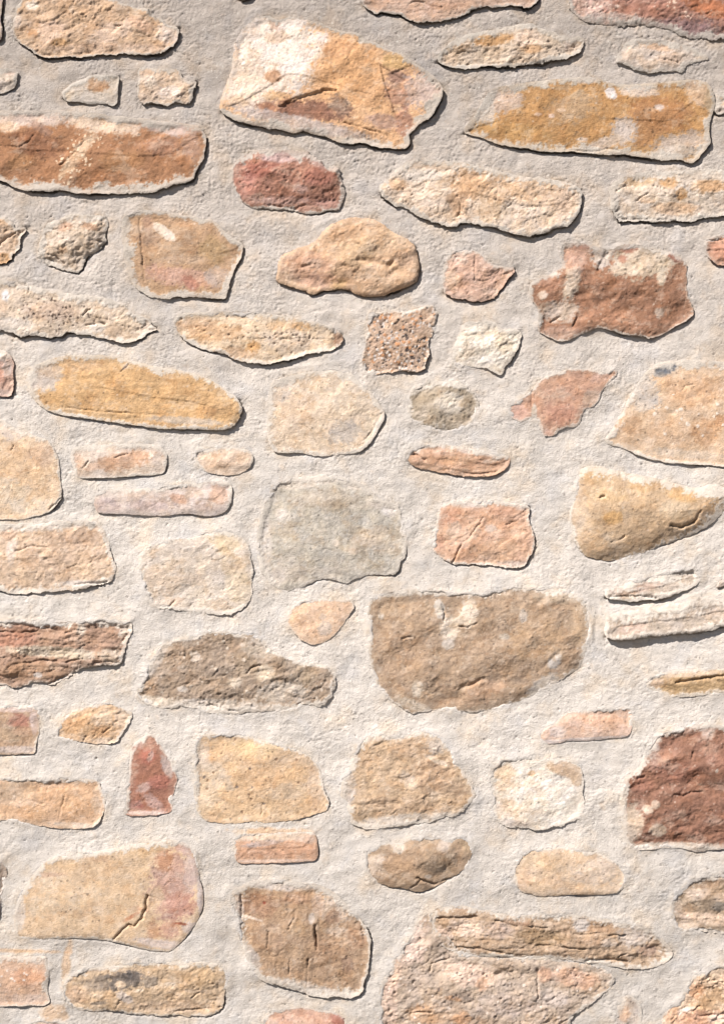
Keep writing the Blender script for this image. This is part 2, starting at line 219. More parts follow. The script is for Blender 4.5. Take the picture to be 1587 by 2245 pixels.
stone('B0 160,1130 180,1060 240,1010 350,970 480,955 600,960 720,970 840,995 960,1030 1100,1050 1220,1075 1320,1120 1420,1180 1490,1240 1510,1290 C0 1510,50 1490,100 1450,165 1380,180 1250,175 1100,175 950,165 850,150 720,135 620,115 500,100 420,95 340,70 260,40 B0 220,1250 180,1190',
  (220,172,112), 'long golden stone shaped like a loaf, mortar smeared on its left end', h=(0,7,0,8), er=9, st='bed', sm=(7,5,15,2),
  pa=['B0 260 1110 110 90 0 216 200 182 .95','B0 330 1240 110 40 10 222 172 110 .9','B0 800 1150 300 90 8 220 170 108 .6','B0 1250 1200 150 70 20 216 168 110 .6','B0 500 1020 130 50 0 218 174 124 .7','C0 1150 120 250 25 4 214 196 172 .75','B0 1350 1300 100 40 -10 190 146 96 .5','B0 330 1060 80 50 0 220 196 168 .7','B0 780 1035 24 12 -40 190 160 130 1.1'],
  cr=['1.8 3 C0 420,40 600,60 800,75 1000,85','2 3 B0 755,1065 790,1030 800,1020'])
stone('B1 250,1240 260,1150 290,1110 350,1100 450,1075 560,1050 700,1050 770,1070 800,1110 870,1170 930,1240 960,1300 C1 970,60 975,100 950,150 920,210 880,260 830,315 760,322 680,335 600,335 540,340 450,315 340,325 290,315 260,270 240,200 240,120 255,60 240,0',
  (230,206,174), 'rounded pale peach stone with a grey tinge low on its right, right of the golden stone', h=(0,5,0,5), er=9, st='plain', sm=(12,5,7,6),
  pa=['C1 720 190 120 70 -15 202 190 174 .85','B1 420 1290 130 120 0 232 200 164 .7','B1 760 1260 130 80 0 234 212 180 .7','C1 440 200 110 80 0 232 204 168 .6','B1 320 1180 80 70 0 224 208 188 .8','C1 900 150 60 80 0 222 204 176 .7'], cr=['1.3 3 C1 380,150 470,145 530,200 560,270','1.5 3 C1 930,110 900,180 850,240'])
stone('B1 1130,1200 1170,1150 1250,1120 1340,1115 1450,1130 1520,1180 1550,1240 1560,1300 C1 1560,60 1540,130 1480,165 1400,185 1300,175 1200,155 1140,120 1110,60 B1 1120,1260',
  (174,158,132), 'small dull olive-grey stone with a pale lichen blotch at its centre', h=(0,2,0,1), er=14, k=.9, dome=3, st='rough', sm=(6,7,6,7),
  pa=['B1 1370 1250 90 70 0 216 206 186 .95','C1 1400 40 70 60 -40 210 200 180 .7','B1 1200 1200 80 60 0 172 154 126 .7','C1 1460 110 90 40 0 180 160 130 .7'])
stone('B2 480,1080 530,1040 620,1010 720,995 810,1005 870,1020 940,990 960,1030 900,1080 860,1130 840,1190 800,1230 C2 760,40 740,100 720,150 650,155 600,175 580,210 520,205 490,160 480,100 450,85 390,125 330,110 300,50 330,0 B2 370,1180 430,1140 460,1110',
  (196,147,117), 'ragged pinkish red stone with lobed lower edge left of the large peach corner stone', h=(0,1,0,7), er=6, st='grain', sm=(2,2,2,2),
  pa=['B2 560 1150 90 90 0 206 160 130 .7','C2 620 80 110 70 0 196 136 108 .7','C2 370 60 70 60 0 218 168 146 .8','B2 860 1040 80 40 -30 208 164 140 .8','B2 800 1170 60 50 -40 210 180 156 .8','C2 540 190 40 30 0 222 176 154 .8','C2 460 60 18 50 0 206 194 178 1'], cr=['2 3 B2 447,1130 443,1190 452,1230'])
stone('B2 990,1230 1050,1120 1090,1050 1130,1010 1180,960 1300,945 1400,940 1640,960 C2 1640,390 1560,385 1450,375 1300,370 1200,355 1140,340 1060,310 1000,285 900,255 865,230 900,190 960,110',
  (226,190,150), 'large peach three-cornered stone at the right edge with a blue-black smudge on top', h=(0,5,1,2), er=7, st='plain', sm=(11,4,3,0),
  pa=['B2 1100 1130 100 120 -50 212 200 184 .9','B2 1240 1000 75 32 -20 104 110 116 1','B2 1200 1030 40 20 0 150 150 148 .7','B2 1400 1130 170 110 0 230 182 136 .75','C2 1020 140 80 70 0 224 180 136 .8','C2 1250 170 150 80 0 228 186 144 .6','C2 1480 180 90 90 0 228 174 124 .75','C2 1350 310 250 30 4 222 200 172 .7','C2 1560 120 40 40 0 230 164 108 .7','C2 1100 30 50 40 0 222 206 186 .8'],
  sp=['246 232 210 .16 11 C2 1380 100 230 150 0'], cr=['1 3 B2 1330,1130 1350,1100 1400,1090'])
# ---- fifth course
stone('C0 -60,100 20,110 70,150 130,180 220,210 300,240 340,290 365,350 375,420 385,500 390,590 370,620 330,680 290,700 200,720 130,738 50,730 -60,735',
  (234,200,158), 'large rounded peach stone at the left edge, two up from the brown layered stone', h=(0,4,2,4), er=8, st='plain', sm=(6,2,0,4),
  pa=['C0 60 180 110 60 20 236 216 194 .85','C0 130 420 180 150 0 228 188 142 .7','C0 60 560 130 90 0 240 216 180 .7','C0 180 650 140 50 0 242 222 192 .7','C0 260 330 90 80 0 222 184 148 .7','C0 100 300 60 40 0 228 184 136 .6'], cr=['2 3 C0 75,305 85,270','1 3 C0 190,310 240,410','2.5 3 C0 310,670 380,605'])
stone('C0 440,350 450,290 520,275 650,268 800,262 930,260 1000,275 1030,310 1045,340 1035,400 1025,445 980,458 850,462 720,472 600,478 490,480 465,450 455,400',
  (226,206,184), 'small oblong cream brick-like stone with an orange-tan face', h=(1,5,1,6), er=8, st='plain', sm=(5,3,4,5),
  pa=['C0 780 370 190 60 -10 218 172 136 .95','C0 480 370 50 50 0 222 180 146 .7','C0 880 330 70 30 0 216 170 134 .7','C0 600 400 80 30 -15 222 182 148 .7'], cr=['2 3 C0 510,420 550,375','2 3 C0 720,350 770,330 800,325'])
stone('C0 1190,310 1240,298 1330,290 1450,290 1540,295 1570,330 1575,370 1555,410 1520,440 1440,460 1350,458 1270,440 1220,380',
  (230,200,168), 'small half-moon peach stone below the golden stone', h=(1,4,1,4), er=7, st='grain', sm=(3,1,4,2), pa=['C0 1400 370 120 50 0 228 190 152 .7','C0 1230 320 50 25 0 224 202 178 .8'])
stone('C0 575,620 600,575 660,550 800,545 950,535 1080,520 1200,505 1330,498 1430,500 1445,540 1445,600 1430,650 1400,690 1350,710 1280,715 1200,700 1120,700 1020,712 940,712 840,705 740,700 650,695 600,690 590,650',
  (216,198,184), 'slim pale pinkish-grey stone lying below two small oblong stones', h=(1,5,1,6), er=9, st='plain', sm=(5,0,0,4),
  pa=['C0 1110 605 60 30 20 218 172 142 .8','C0 1360 580 70 60 0 222 180 150 .8','C0 660 650 110 50 0 206 182 172 .8','C0 950 650 150 40 0 214 188 176 .7','C0 1280 660 70 30 0 212 186 170 .7'])
stone('C0 -60,770 100,760 250,755 400,740 540,735 600,745 640,790 670,850 690,920 710,990 730,1000 715,1070 700,1110 650,1130 600,1145 500,1170 380,1175 280,1185 150,1195 60,1195 10,1170 -60,1150',
  (222,190,156), 'large tan block with a whitish top at the left edge above the brown layered stone', h=(1,6,2,5), er=8, st='chip', sm=(10,9,0,6), relief=.75,
  pa=['C0 250 770 320 35 -3 240 222 200 .95','C0 80 910 35 110 5 236 216 194 .85','C0 480 850 200 60 0 206 172 140 .8','C0 300 960 200 100 0 224 188 152 .6','C0 560 1060 130 60 0 230 196 158 .7','C0 60 830 50 40 0 212 170 134 .7','C0 500 1130 140 20 0 216 204 188 .8','C0 150 1080 140 60 0 228 196 160 .6'],
  cr=['2 4 C0 100,930 200,900 300,910','2.5 4 C0 470,1132 580,1130 670,1120'])
stone('C0 860,1000 880,930 940,890 1040,860 1150,850 1250,830 1340,790 1430,800 1500,830 1550,890 1560,980 1575,1080 1570,1150 1560,1230 1520,1290 1450,1320 1400,1330 1300,1320 1180,1305 1060,1290 960,1280 920,1230 900,1150 870,1080',
  (226,210,188), 'whitish cream stone left of and below the big grey stone', h=(0,4,0,4), er=9, st='chip', sm=(6,5,5,3), relief=.6,
  pa=['C0 1400 880 110 80 20 234 208 166 .85','C0 1450 1010 90 70 20 228 202 164 .7','C0 1080 1000 170 80 0 220 204 182 .8','C0 1480 1170 90 110 0 236 214 178 .8','C0 1250 1180 180 90 0 230 216 194 .7','C0 1090 1245 60 25 -20 224 186 150 .6'], cr=['2 4 C0 960,1275 1050,1275 1090,1240'])
stone('C1 190,760 210,690 260,590 250,540 320,490 430,470 560,460 700,470 820,500 900,560 950,620 1050,630 1075,690 1080,760 1100,830 1110,900 1100,970 1065,1000 1055,1070 1010,1085 920,1075 860,1080 790,1100 740,1135 650,1105 560,1105 500,1140 420,1165 360,1180 300,1155 240,1110 200,1050 185,960 180,850',
  (193,186,168), 'big rounded plain grey stone near the centre with whitish upper edge', h=(0,5,0,5), er=14, k=.7, dome=3, st='grain', sm=(9,5,9,4),
  pa=['C1 450 500 230 45 -5 232 220 200 .9','C1 800 520 80 30 0 230 220 204 .8','C1 1010 670 60 45 0 232 224 210 1','C1 930 640 70 30 0 214 202 184 .8','C1 330 700 40 40 0 228 218 202 .9','C1 230 900 45 200 0 222 212 196 .9','C1 900 840 120 60 -10 206 186 158 .7','C1 1000 900 90 60 0 200 184 160 .6','C1 620 600 220 60 0 190 174 150 .6','C1 780 930 40 25 0 218 202 180 .8','C1 670 880 25 25 0 222 210 192 .8','C1 380 1060 150 70 0 190 178 160 .6','C1 300 1080 70 60 0 214 202 186 .7','C1 620 1060 130 40 0 202 192 174 .7'])
stone('C1 1265,900 1275,820 1300,740 1310,680 1350,640 1420,615 1500,610 C2 100,600 200,590 300,595 380,600 430,620 440,650 430,690 440,740 460,800 465,860 440,910 410,975 350,985 260,980 150,970 60,970 -20,965 C1 1340,990 1290,950',
  (224,174,138), 'orange-pink oblong stone split by a crack, right of the big grey stone', h=(1,5,1,7), er=8, st='chip', sm=(5,3,2,2), relief=.6,
  pa=['C2 120 605 180 25 -3 230 210 190 .95','C2 390 615 50 35 0 230 206 186 .9','C1 1380 720 70 80 0 218 156 118 .8','C2 260 640 100 40 0 216 162 128 .8','C1 1400 800 60 60 0 228 196 168 .8','C2 250 880 150 70 0 228 182 142 .7','C2 80 780 50 80 40 226 190 160 .7','C2 200 750 40 25 0 222 198 178 .8','C2 20 910 60 30 -20 206 152 112 .6','C2 330 960 100 15 0 210 184 164 .8','C1 1300 880 40 60 0 222 160 124 .6'],
  cr=['3 3.5 C1 1385,1010 1420,950 1450,880 1490,850','1.5 4 C2 20,860 70,820 110,760 160,690','1.5 3 C2 300,730 370,700 400,680','1 3 C1 1290,950 1380,980 1420,940'])
stone('C1 1115,350 1120,310 1160,290 1260,265 1350,270 1450,285 1587,300 C2 200,310 280,320 320,330 320,360 290,400 250,430 180,452 100,445 0,435 C1 1480,470 1380,455 1280,430 1180,415 1130,390',
  (208,160,124), 'thin sliver-like tan stone with a white top edge, below the olive-grey stone', h=(1,7,4,6), er=7, st='layer', sm=(5,0,0,0),
  pa=['C1 1260 275 180 25 4 226 206 186 1','C2 130 300 130 22 6 232 206 184 .95','C1 1290 310 80 30 0 210 162 130 .9','C2 0 350 120 30 0 216 168 126 .7','C2 210 350 60 14 -10 214 192 170 .6'], cr=['4 5 C1 1120,315 1170,335 1220,365','2 3 C2 -60,400 60,425 150,430 240,415'])
stone('C2 660,680 690,600 710,500 720,420 740,390 820,380 900,395 1000,420 1100,440 1250,470 1350,500 1420,515 1490,490 1560,490 1600,550 1590,640 1530,710 1450,765 1370,800 1250,840 1120,890 1000,930 920,945 830,940 760,915 710,860 690,790',
  (206,172,130), 'big sandy bulging stone with golden patches, its rounded underside in shade', h=(0,6,0,5), er=46, k=.85, dome=18, st='grain', sm=(12,0,3,34), relief=1.2,
  pa=['C2 1330 560 100 45 15 220 172 112 .9','C2 920 690 60 40 0 220 168 100 .8','C2 810 440 70 50 0 212 172 120 .7','C2 1080 510 80 40 0 218 174 118 .7','C2 1300 640 110 60 0 216 190 152 .7','C2 940 800 70 40 0 218 194 162 .85','C2 900 560 120 50 0 216 176 122 .6','C2 1050 780 150 70 0 204 168 124 .6','C2 1500 680 80 30 0 196 174 148 .7','C2 720 650 50 160 0 200 176 148 .6'],
  cr=['5 5 C2 1260,735 1330,745 1400,715 1440,650','3 4 C2 910,835 960,820 990,800','3 5 C2 850,570 870,560'])
stone('C2 885,1170 880,1130 940,1100 1060,1060 1200,1020 1340,990 1430,970 1440,1060 1420,1090 1340,1125 1240,1165 1170,1180 1100,1175 1040,1190 960,1175',
  (196,180,160), 'thin mortar-coated slab edge tilted up to the right, upper of two on the right', h=(-4,17,-2,-2), er=7, st='layer', sm=(20,8,6,20), pa=['C2 1080 1100 170 35 -14 220 190 166 .9'], cr=['2.5 3.5 C2 900,1160 1000,1155 1080,1150 1180,1165'])
stone('D2 870,170 875,110 900,70 1000,50 1200,20 1400,-10 1500,-40 1640,-60 1640,130 1587,140 1500,165 1400,180 1250,195 1100,210 1000,222 890,225',
  (196,180,160), 'mortar-coated slab jutting out over a deep dark shadow at the right edge', h=(1,25,0,2), er=9, st='layer', sm=(20,10,6,0), pa=['D2 1040 155 100 35 -8 220 190 166 .8','D2 1550 60 60 25 0 218 196 172 .6'])
stone('C2 1530,1100 1570,1050 1640,990 1640,1090 1590,1085 1550,1105',
  (208,190,172), 'tiny stone tip at the right edge between two mortar-coated slabs and the sandy stone', h=(1,10,2,3), er=5, st='plain')
# ---- sixth course
stone('D0 -60,100 60,110 200,120 330,125 450,120 560,115 650,100 720,110 780,125 820,110 825,160 810,210 780,270 770,330 760,385 700,390 640,390 560,405 480,420 440,460 380,490 330,515 270,500 210,495 150,520 80,535 30,510 -60,520',
  (166,130,104), 'dark brown layered stone with a ragged cream band, at the left edge', h=(1,4,2,9), er=8, st='layer', sm=(7,2,0,7), relief=2.2,
  pa=['D0 80 240 170 70 0 176 122 96 .8','D0 120 150 150 35 0 172 126 100 .7','D0 430 230 200 60 0 182 142 112 .7','D0 330 310 330 38 4 214 194 164 .95','D0 690 330 70 50 0 214 196 172 .8','D0 200 420 220 60 0 178 138 104 .8','D0 240 450 30 20 0 200 190 180 .9','D0 510 170 30 40 0 224 206 180 .9','D0 770 180 25 50 30 214 196 174 .9','D0 60 160 130 14 0 160 122 100 .5'],
  cr=['3 4 D0 0,180 120,190 230,180','3 4 D0 60,400 140,375 260,360 400,370 520,350','3 4 D0 410,190 470,175 520,180','4 5 D0 590,370 680,370 760,380','3 4 D0 200,500 300,510 350,490 470,430'])
stone('D0 850,600 870,500 910,430 950,340 1000,270 1080,240 1180,230 1240,190 1350,180 1450,185 1560,190 D1 200,230 260,290 330,330 400,370 480,375 560,380 630,400 665,460 660,540 640,600 590,640 480,640 440,650 370,680 300,665 240,680 120,690 0,690 D0 1300,690 1230,665 1140,650 1080,665 1000,655 930,635',
  (164,142,118), 'rough grey-brown stone with pale crusts, left of the biggest brown stone', h=(0,4,0,2), er=9, st='rough', sm=(3,9,4,4), relief=1.3,
  pa=['P 350 1440 60 40 0 176 150 122 .6','P 585 1475 26 20 0 216 196 166 1','P 515 1494 16 12 0 216 198 170 1','P 430 1440 10 14 0 212 200 184 1','P 400 1510 12 7 0 212 200 184 1','P 540 1460 30 24 0 170 146 116 .6','P 670 1480 40 24 0 168 148 122 .7','P 620 1520 60 24 0 204 190 170 .9','P 470 1545 130 14 2 208 196 178 .9','P 560 1420 40 20 20 204 188 166 .8','P 330 1510 20 20 0 196 158 120 .6','P 345 1440 16 60 25 206 192 172 .8','P 330 1535 60 10 5 206 192 170 .9'],
  cr=['3 4 P 542,1475 555,1460 575,1458','2 3 P 440,1530 470,1548 520,1560','2 3 P 640,1550 670,1536 690,1530'], sp=['216 200 176 .10 9'])
stone('D1 360,90 400,33 460,-7 560,-17 700,-12 770,-7 785,23 780,40 750,90 700,160 650,220 590,250 530,268 470,250 420,200 370,150',
  (238,196,156), 'small smooth peach stone shaped like a teardrop between the grey and brown stones', h=(0,5,1,6), er=7, st='plain', sm=(2,1,2,2), pa=['D1 600 160 50 50 -40 218 200 180 .7','D1 590 90 25 25 0 214 196 178 .6','D1 560 10 120 30 0 236 190 150 .6'])
stone('P 808,1320 830,1298 880,1292 950,1292 1000,1298 1060,1300 1120,1285 1180,1290 1240,1295 1280,1310 1292,1350 1295,1390 1285,1430 1275,1460 1240,1485 1200,1505 1160,1530 1110,1548 1060,1560 1030,1562 1000,1558 960,1556 930,1560 900,1566 875,1550 850,1530 825,1505 815,1470 808,1430 812,1390 806,1350',
  (174,146,116), 'biggest brown stone with two round cream lichen spots, right of centre', h=(0,5,0,1), er=26, k=.85, dome=7, st='lump', sm=(6,2,4,8), relief=1.05,
  pa=['P 1026 1345 21 30 10 228 210 184 1.4','P 985 1378 22 24 0 226 208 182 1.4','P 1005 1362 20 10 -30 226 208 182 1.2','P 982 1412 14 12 0 214 200 180 1.2','P 963 1335 11 22 -10 200 192 178 1.1','P 835 1350 8 8 0 212 202 186 1','P 1215 1445 14 22 25 190 184 174 1.1','P 1190 1500 40 16 -35 196 186 170 .8','P 915 1510 14 20 0 216 200 174 .9','P 905 1545 45 12 20 208 192 168 .8','P 1060 1510 50 24 -10 210 168 130 .8','P 1180 1400 80 50 0 196 158 116 .6','P 870 1330 60 30 0 186 156 122 .6','P 1270 1370 24 60 0 206 174 136 .8','P 860 1300 50 10 0 208 196 176 .8','P 1230 1310 60 14 0 204 180 148 .7','P 1000 1540 60 14 0 196 156 118 .6','P 1105 1395 14 8 0 198 184 162 .8','P 1145 1350 10 16 0 202 192 178 .7','P 880 1440 60 60 0 188 152 116 .5'],
  cr=['5 6 P 1000,1510 1035,1500 1050,1490 1062,1488','4 8 P 1150,1320 1165,1328 1185,1318','2.5 4 P 880,1400 900,1395','3 6 P 1090,1300 1110,1298','3 6 P 1180,1470 1225,1430','3 4 P 968,1325 975,1345 972,1365','3 3 P 1006,1372 1025,1376 1044,1366'])
stone('D2 1130,460 1200,415 1300,400 1450,400 1640,395 1640,530 1560,540 1460,550 1400,560 1310,560 1270,565 1220,550 1150,520 1115,500',
  (196,158,108), 'slim ochre layered stone at the right edge under the jutting slab', h=(1,4,1,3), er=9, st='layer', sm=(3,8,5,0), pa=['D2 1330 420 260 26 -2 224 194 158 .95','D2 1170 470 60 40 0 226 200 172 .8','D2 1420 500 200 26 -3 190 154 104 .8'], cr=['4 5 D2 1300,475 1430,455 1530,440 1640,425'])
stone('D2 485,790 520,750 600,700 640,655 750,640 900,630 1040,615 1042,680 1040,760 1010,800 930,805 830,815 750,825 690,820 655,820 620,835 560,842 510,830',
  (232,192,164), 'flat pale pink bar-shaped stone low on the right, above the white stone', h=(1,4,1,3), er=6, st='grain', sm=(2,0,1,0), pa=['D2 600 770 50 40 0 228 206 190 .9','D2 800 810 300 12 -3 228 210 200 1','D2 560 828 70 14 0 224 206 196 1','D2 880 700 150 50 0 232 184 150 .7'])
stone('D0 -60,640 60,640 160,640 245,650 255,700 250,780 240,850 225,880 235,940 150,945 -60,950',
  (186,152,120), 'small square stone, mauve on top and red-brown inside, at the left edge', h=(1,4,1,5), er=5, st='grain', sm=(3,1,0,2),
  pa=['D0 90 660 180 25 0 218 192 178 1','D0 130 740 80 55 0 190 130 106 .95','D0 60 820 100 50 0 186 156 122 .8','D0 215 740 30 80 0 214 190 178 .9','D0 110 915 150 25 0 210 188 172 .95','D0 140 800 70 30 0 192 150 116 .6'])
stone('D0 350,850 360,780 400,710 470,670 570,640 660,620 730,635 780,670 830,690 820,730 790,790 750,840 710,880 650,875 580,885 520,870 470,865 420,855',
  (226,182,134), 'small flaky orange stone left of the upright red stone', h=(1,4,1,5), er=7, st='rough', sm=(2,1,2,4), pa=['D0 640 720 80 50 0 236 208 172 .7','D0 450 770 80 60 0 222 170 116 .7','D0 760 720 60 60 0 228 200 168 .8','D0 630 800 60 40 0 218 164 112 .7','D0 660 860 90 20 0 228 200 168 .7'], cr=['2 3 D0 520,870 540,830','2 3 D0 640,810 690,780'])
stone('D0 770,1330 775,1250 790,1150 800,1050 800,950 830,880 880,840 920,805 960,830 995,870 1010,910 1050,970 1080,1030 1100,1080 1105,1110 1090,1160 1075,1220 1075,1290 1050,1310 980,1320 900,1330',
  (166,107,82), 'upright red stone with a pointed top, the only tall narrow one', h=(1,4,0,5), er=8, st='grain', sm=(2,0,5,2),
  pa=['D0 870 880 50 35 0 206 156 138 .7','D0 920 950 60 60 0 186 106 86 .7','D0 900 1150 60 30 -30 214 180 168 .75','D0 950 1240 80 40 40 206 166 154 .75','D0 850 1260 50 40 0 158 92 84 .7','D0 1040 1020 30 80 -20 206 182 170 .85','D0 990 1120 70 50 0 188 112 92 .7','D0 910 1310 140 16 0 220 190 178 .9','D0 805 1000 14 160 0 216 196 184 .9','D0 940 950 20 40 20 212 176 160 .7'])
# ---- seventh course
stone('D0 1205,950 1220,850 1260,815 1400,815 1587,835 D1 120,830 250,870 380,900 470,930 530,980 580,1050 590,1120 610,1190 630,1240 620,1290 560,1310 480,1340 E1 400,95 310,100 240,118 200,100 100,105 0,115 E0 1300,105 1240,75 D0 1215,1280 1205,1200 1210,1100',
  (226,186,138), 'large sandy orange stone with small dark specks, right of the upright red stone', h=(0,4,0,5), er=7, st='grain', sm=(4,0,5,3),
  pa=['P 560 1640 60 24 0 236 200 146 .8','P 445 1660 20 40 0 228 206 178 .85','P 455 1740 24 60 0 224 196 158 .8','P 600 1700 60 40 0 222 180 132 .7','P 640 1660 50 24 0 218 182 140 .6','P 640 1735 50 20 -5 232 204 168 .6','P 540 1792 10 8 0 206 192 176 1','P 480 1700 24 40 -30 232 210 180 .6','P 560 1780 130 20 0 228 190 142 .6','P 690 1720 20 50 0 220 186 150 .7'],
  sp=['150 116 86 .03 8','130 116 104 .02 10'], cr=['1.5 3 D1 215,1240 210,1320','1.5 3 D0 1310,1200 1370,1180'])
stone('D0 -60,1085 60,1090 200,1095 350,1090 480,1090 570,1100 620,1110 635,1150 655,1210 660,1260 640,1320 E0 630,90 600,135 500,150 400,145 300,135 200,120 100,95 40,90 -60,105',
  (224,178,134), 'long orange-tan stone with a brownish left end at the left edge', h=(1,4,1,5), er=8, st='grain', sm=(4,1,0,4),
  pa=['D0 100 1170 150 70 -10 198 164 128 .85','D0 120 1240 160 30 0 222 192 162 .6','D0 480 1220 150 110 0 226 178 132 .7','D0 330 1130 120 30 0 216 174 136 .7','E0 480 125 180 18 4 214 190 162 .8','D0 610 1230 40 90 0 226 196 164 .7','D0 220 1320 90 40 0 220 172 124 .6'], cr=['2 3 D0 405,1210 385,1280 370,1350','1.5 4 E0 40,30 45,80','1.5 3 D0 190,1230 270,1250'])
stone('D1 700,1150 715,1080 770,1000 790,920 820,850 900,820 1050,830 1150,810 1220,800 1330,830 1360,880 1430,990 1500,1110 1535,1180 1530,1220 1470,1290 E1 1420,60 1350,75 1280,100 1150,120 1000,140 900,148 820,140 760,120 D1 740,1300 720,1240 695,1200',
  (206,174,136), 'gable-shaped tan stone with pale scratches, left of the white stone', h=(0,4,0,3), er=9, st='chip', sm=(4,8,9,6), relief=.8,
  pa=['D1 1280 1080 120 130 -30 190 154 118 .85','D1 900 1080 110 130 0 212 178 138 .7','D1 1150 900 150 70 0 200 164 126 .7','D1 1290 880 80 60 30 214 198 178 .8','D1 1300 985 90 18 25 236 212 180 .9','D1 1120 1110 70 40 50 222 198 168 .8','D1 1100 1260 300 50 5 190 158 124 .7','E1 1100 90 320 40 -6 208 194 174 .95','D1 1390 1160 90 60 0 184 152 118 .7','D1 1290 1200 40 30 0 230 200 164 .8','D1 1040 830 200 25 -4 232 214 192 .8','D1 750 1150 45 120 0 216 202 184 .85'],
  cr=['2.5 7 D1 720,1240 850,1265 950,1240 1050,1250 1110,1280','1.2 3 D1 1060,1080 1140,1150','1 3 D1 1080,980 1150,1060'])
stone('D2 200,1030 205,970 260,935 400,920 550,925 640,935 720,965 750,1000 755,1060 745,1120 760,1190 755,1240 735,1290 E2 720,75 660,110 580,130 490,148 400,135 330,138 250,105 230,80 D2 220,1250 205,1150',
  (244,234,214), 'whitish stone with a tan scar in its upper right corner', h=(0,4,1,5), er=8, st='chip', sm=(5,5,5,2), relief=.55,
  pa=['D2 650 990 110 45 15 204 170 134 1.2','D2 710 1040 35 50 0 206 174 138 1.1','D2 290 1010 70 50 0 240 206 164 .7','D2 445 1015 24 20 0 222 178 130 .8','D2 280 1080 60 40 0 240 206 166 .6','D2 300 1230 100 60 0 240 212 178 .6','D2 550 1100 130 80 0 244 234 218 .7','E2 330 105 110 25 5 216 202 186 .8','E2 480 40 40 20 -30 214 196 172 .6'])
stone('D2 985,1150 985,1060 1020,1000 1070,980 1110,930 1150,840 1200,780 1300,750 1400,730 1480,710 1530,730 1640,720 E2 1640,240 1550,260 1480,265 1420,280 1370,265 1300,250 1230,250 1140,265 1020,265 1000,200 985,100',
  (146,100,77), 'dark red-brown stone with cream lichen on its left side, at the right edge low down', h=(0,4,0,3), er=11, dome=4, st='lump', sm=(7,5,7,0), relief=1.5,
  pa=['E2 1050 110 70 110 0 212 188 160 1','E2 1020 190 40 70 0 208 186 160 .9','E2 1190 145 50 38 0 212 188 160 1.2','D2 1175 1195 26 26 0 206 180 154 1.2','D2 1130 1225 32 26 0 212 190 164 1.2','E2 1300 240 300 24 0 208 192 172 .9','D2 1170 890 40 60 0 206 182 162 .9','D2 1200 950 80 40 -30 196 156 134 .7','D2 1380 750 140 30 -8 196 154 134 .7','D2 1490 760 50 60 0 206 180 162 .8','D2 1500 870 60 40 0 190 146 120 .6','D2 1530 950 60 60 0 182 126 100 .6','D2 1100 1080 80 50 0 172 112 86 .6','D2 1300 1000 150 70 0 156 100 78 .5','D2 1535 995 10 14 0 214 196 178 1','D2 1250 900 90 30 0 176 128 104 .6'],
  cr=['3 5 D2 1285,1135 1340,1150 1390,1125 1450,1125','4 6 E2 1130,130 1150,90 1190,75','3 5 D2 1070,1045 1110,1030','3 6 E2 1290,140 1330,130','3 6 E2 1410,150 1450,130','2.5 4 D2 1390,930 1400,890'])
# ---- eighth course
stone('E0 -60,330 0,340 40,380 42,430 40,500 10,560 5,620 5,720 -60,730',
  (152,136,120), 'dark grey stone end just showing at the left edge beside the big tan stone', h=(1,4,1,6), er=6, st='rough', relief=1.4)
stone('E0 90,740 100,650 115,560 160,500 200,440 260,370 330,320 450,310 560,290 680,270 800,240 950,230 1080,210 1150,230 1200,270 1225,330 1235,400 1240,450 1260,520 1268,590 1255,660 1230,720 1180,790 1130,850 1080,900 1020,912 950,905 870,890 780,865 700,845 600,830 480,825 350,832 200,832 100,825',
  (220,186,144), 'big smooth tan stone turning pink at its right end, with a jagged crack', h=(0,5,1,6), er=14, k=.8, dome=2, st='smooth', sm=(6,3,6,0),
  pa=['E0 320 480 130 70 0 234 206 168 .75','E0 540 560 130 80 -20 234 204 164 .65','E0 280 630 110 70 0 236 210 172 .6','E0 450 720 120 60 0 228 196 154 .6','E0 600 320 90 30 10 204 166 128 .85','E0 1080 500 150 230 0 208 164 142 .95','E0 1150 260 80 50 20 216 176 156 .9','E0 1020 340 60 80 0 192 138 102 .95','E0 1130 620 110 90 0 204 148 126 .8','E0 960 780 50 60 0 206 158 120 .8','E0 1060 770 70 60 0 212 158 130 .8','E0 1190 430 50 120 0 214 186 174 .8','E0 1000 860 180 30 8 218 198 182 .95','E0 1190 760 50 60 -50 220 200 186 .9','E0 820 690 70 14 -30 176 104 70 .8','E0 850 640 40 20 0 212 152 112 .7','E0 1125 735 50 9 5 160 88 62 .9','E0 760 620 110 120 0 224 190 146 .6','E0 130 660 35 120 0 230 214 194 .9','E0 500 300 220 30 -6 230 210 184 .8','E0 880 280 160 40 -6 222 186 140 .7','E0 980 560 50 60 0 220 190 152 .7','E0 1245 540 20 160 0 222 204 192 .85','E0 300 430 120 16 0 206 164 132 .6'],
  cr=['4.5 4.5 E0 710,830 760,775 805,740 840,748 885,700 890,670 912,640 908,600 920,560','1 3 E0 930,560 975,575','1 3 E0 1025,500 1055,475'])
stone('E0 -60,930 80,930 200,940 290,930 300,960 315,1010 310,1060 295,1110 300,1180 315,1220 280,1245 180,1240 80,1250 -60,1255',
  (216,174,140), 'orange-pink block with white flecks in the bottom left corner', h=(0,4,1,5), er=7, st='grain', sm=(8,3,0,7), pa=['E0 180 1060 120 60 0 220 162 122 .8','E0 60 1000 90 30 0 214 180 152 .7','E0 160 1200 150 30 0 218 188 164 .8','E0 250 960 50 30 0 210 192 174 .8'], sp=['246 232 214 .2 8 E0 120 1080 150 70 0'])
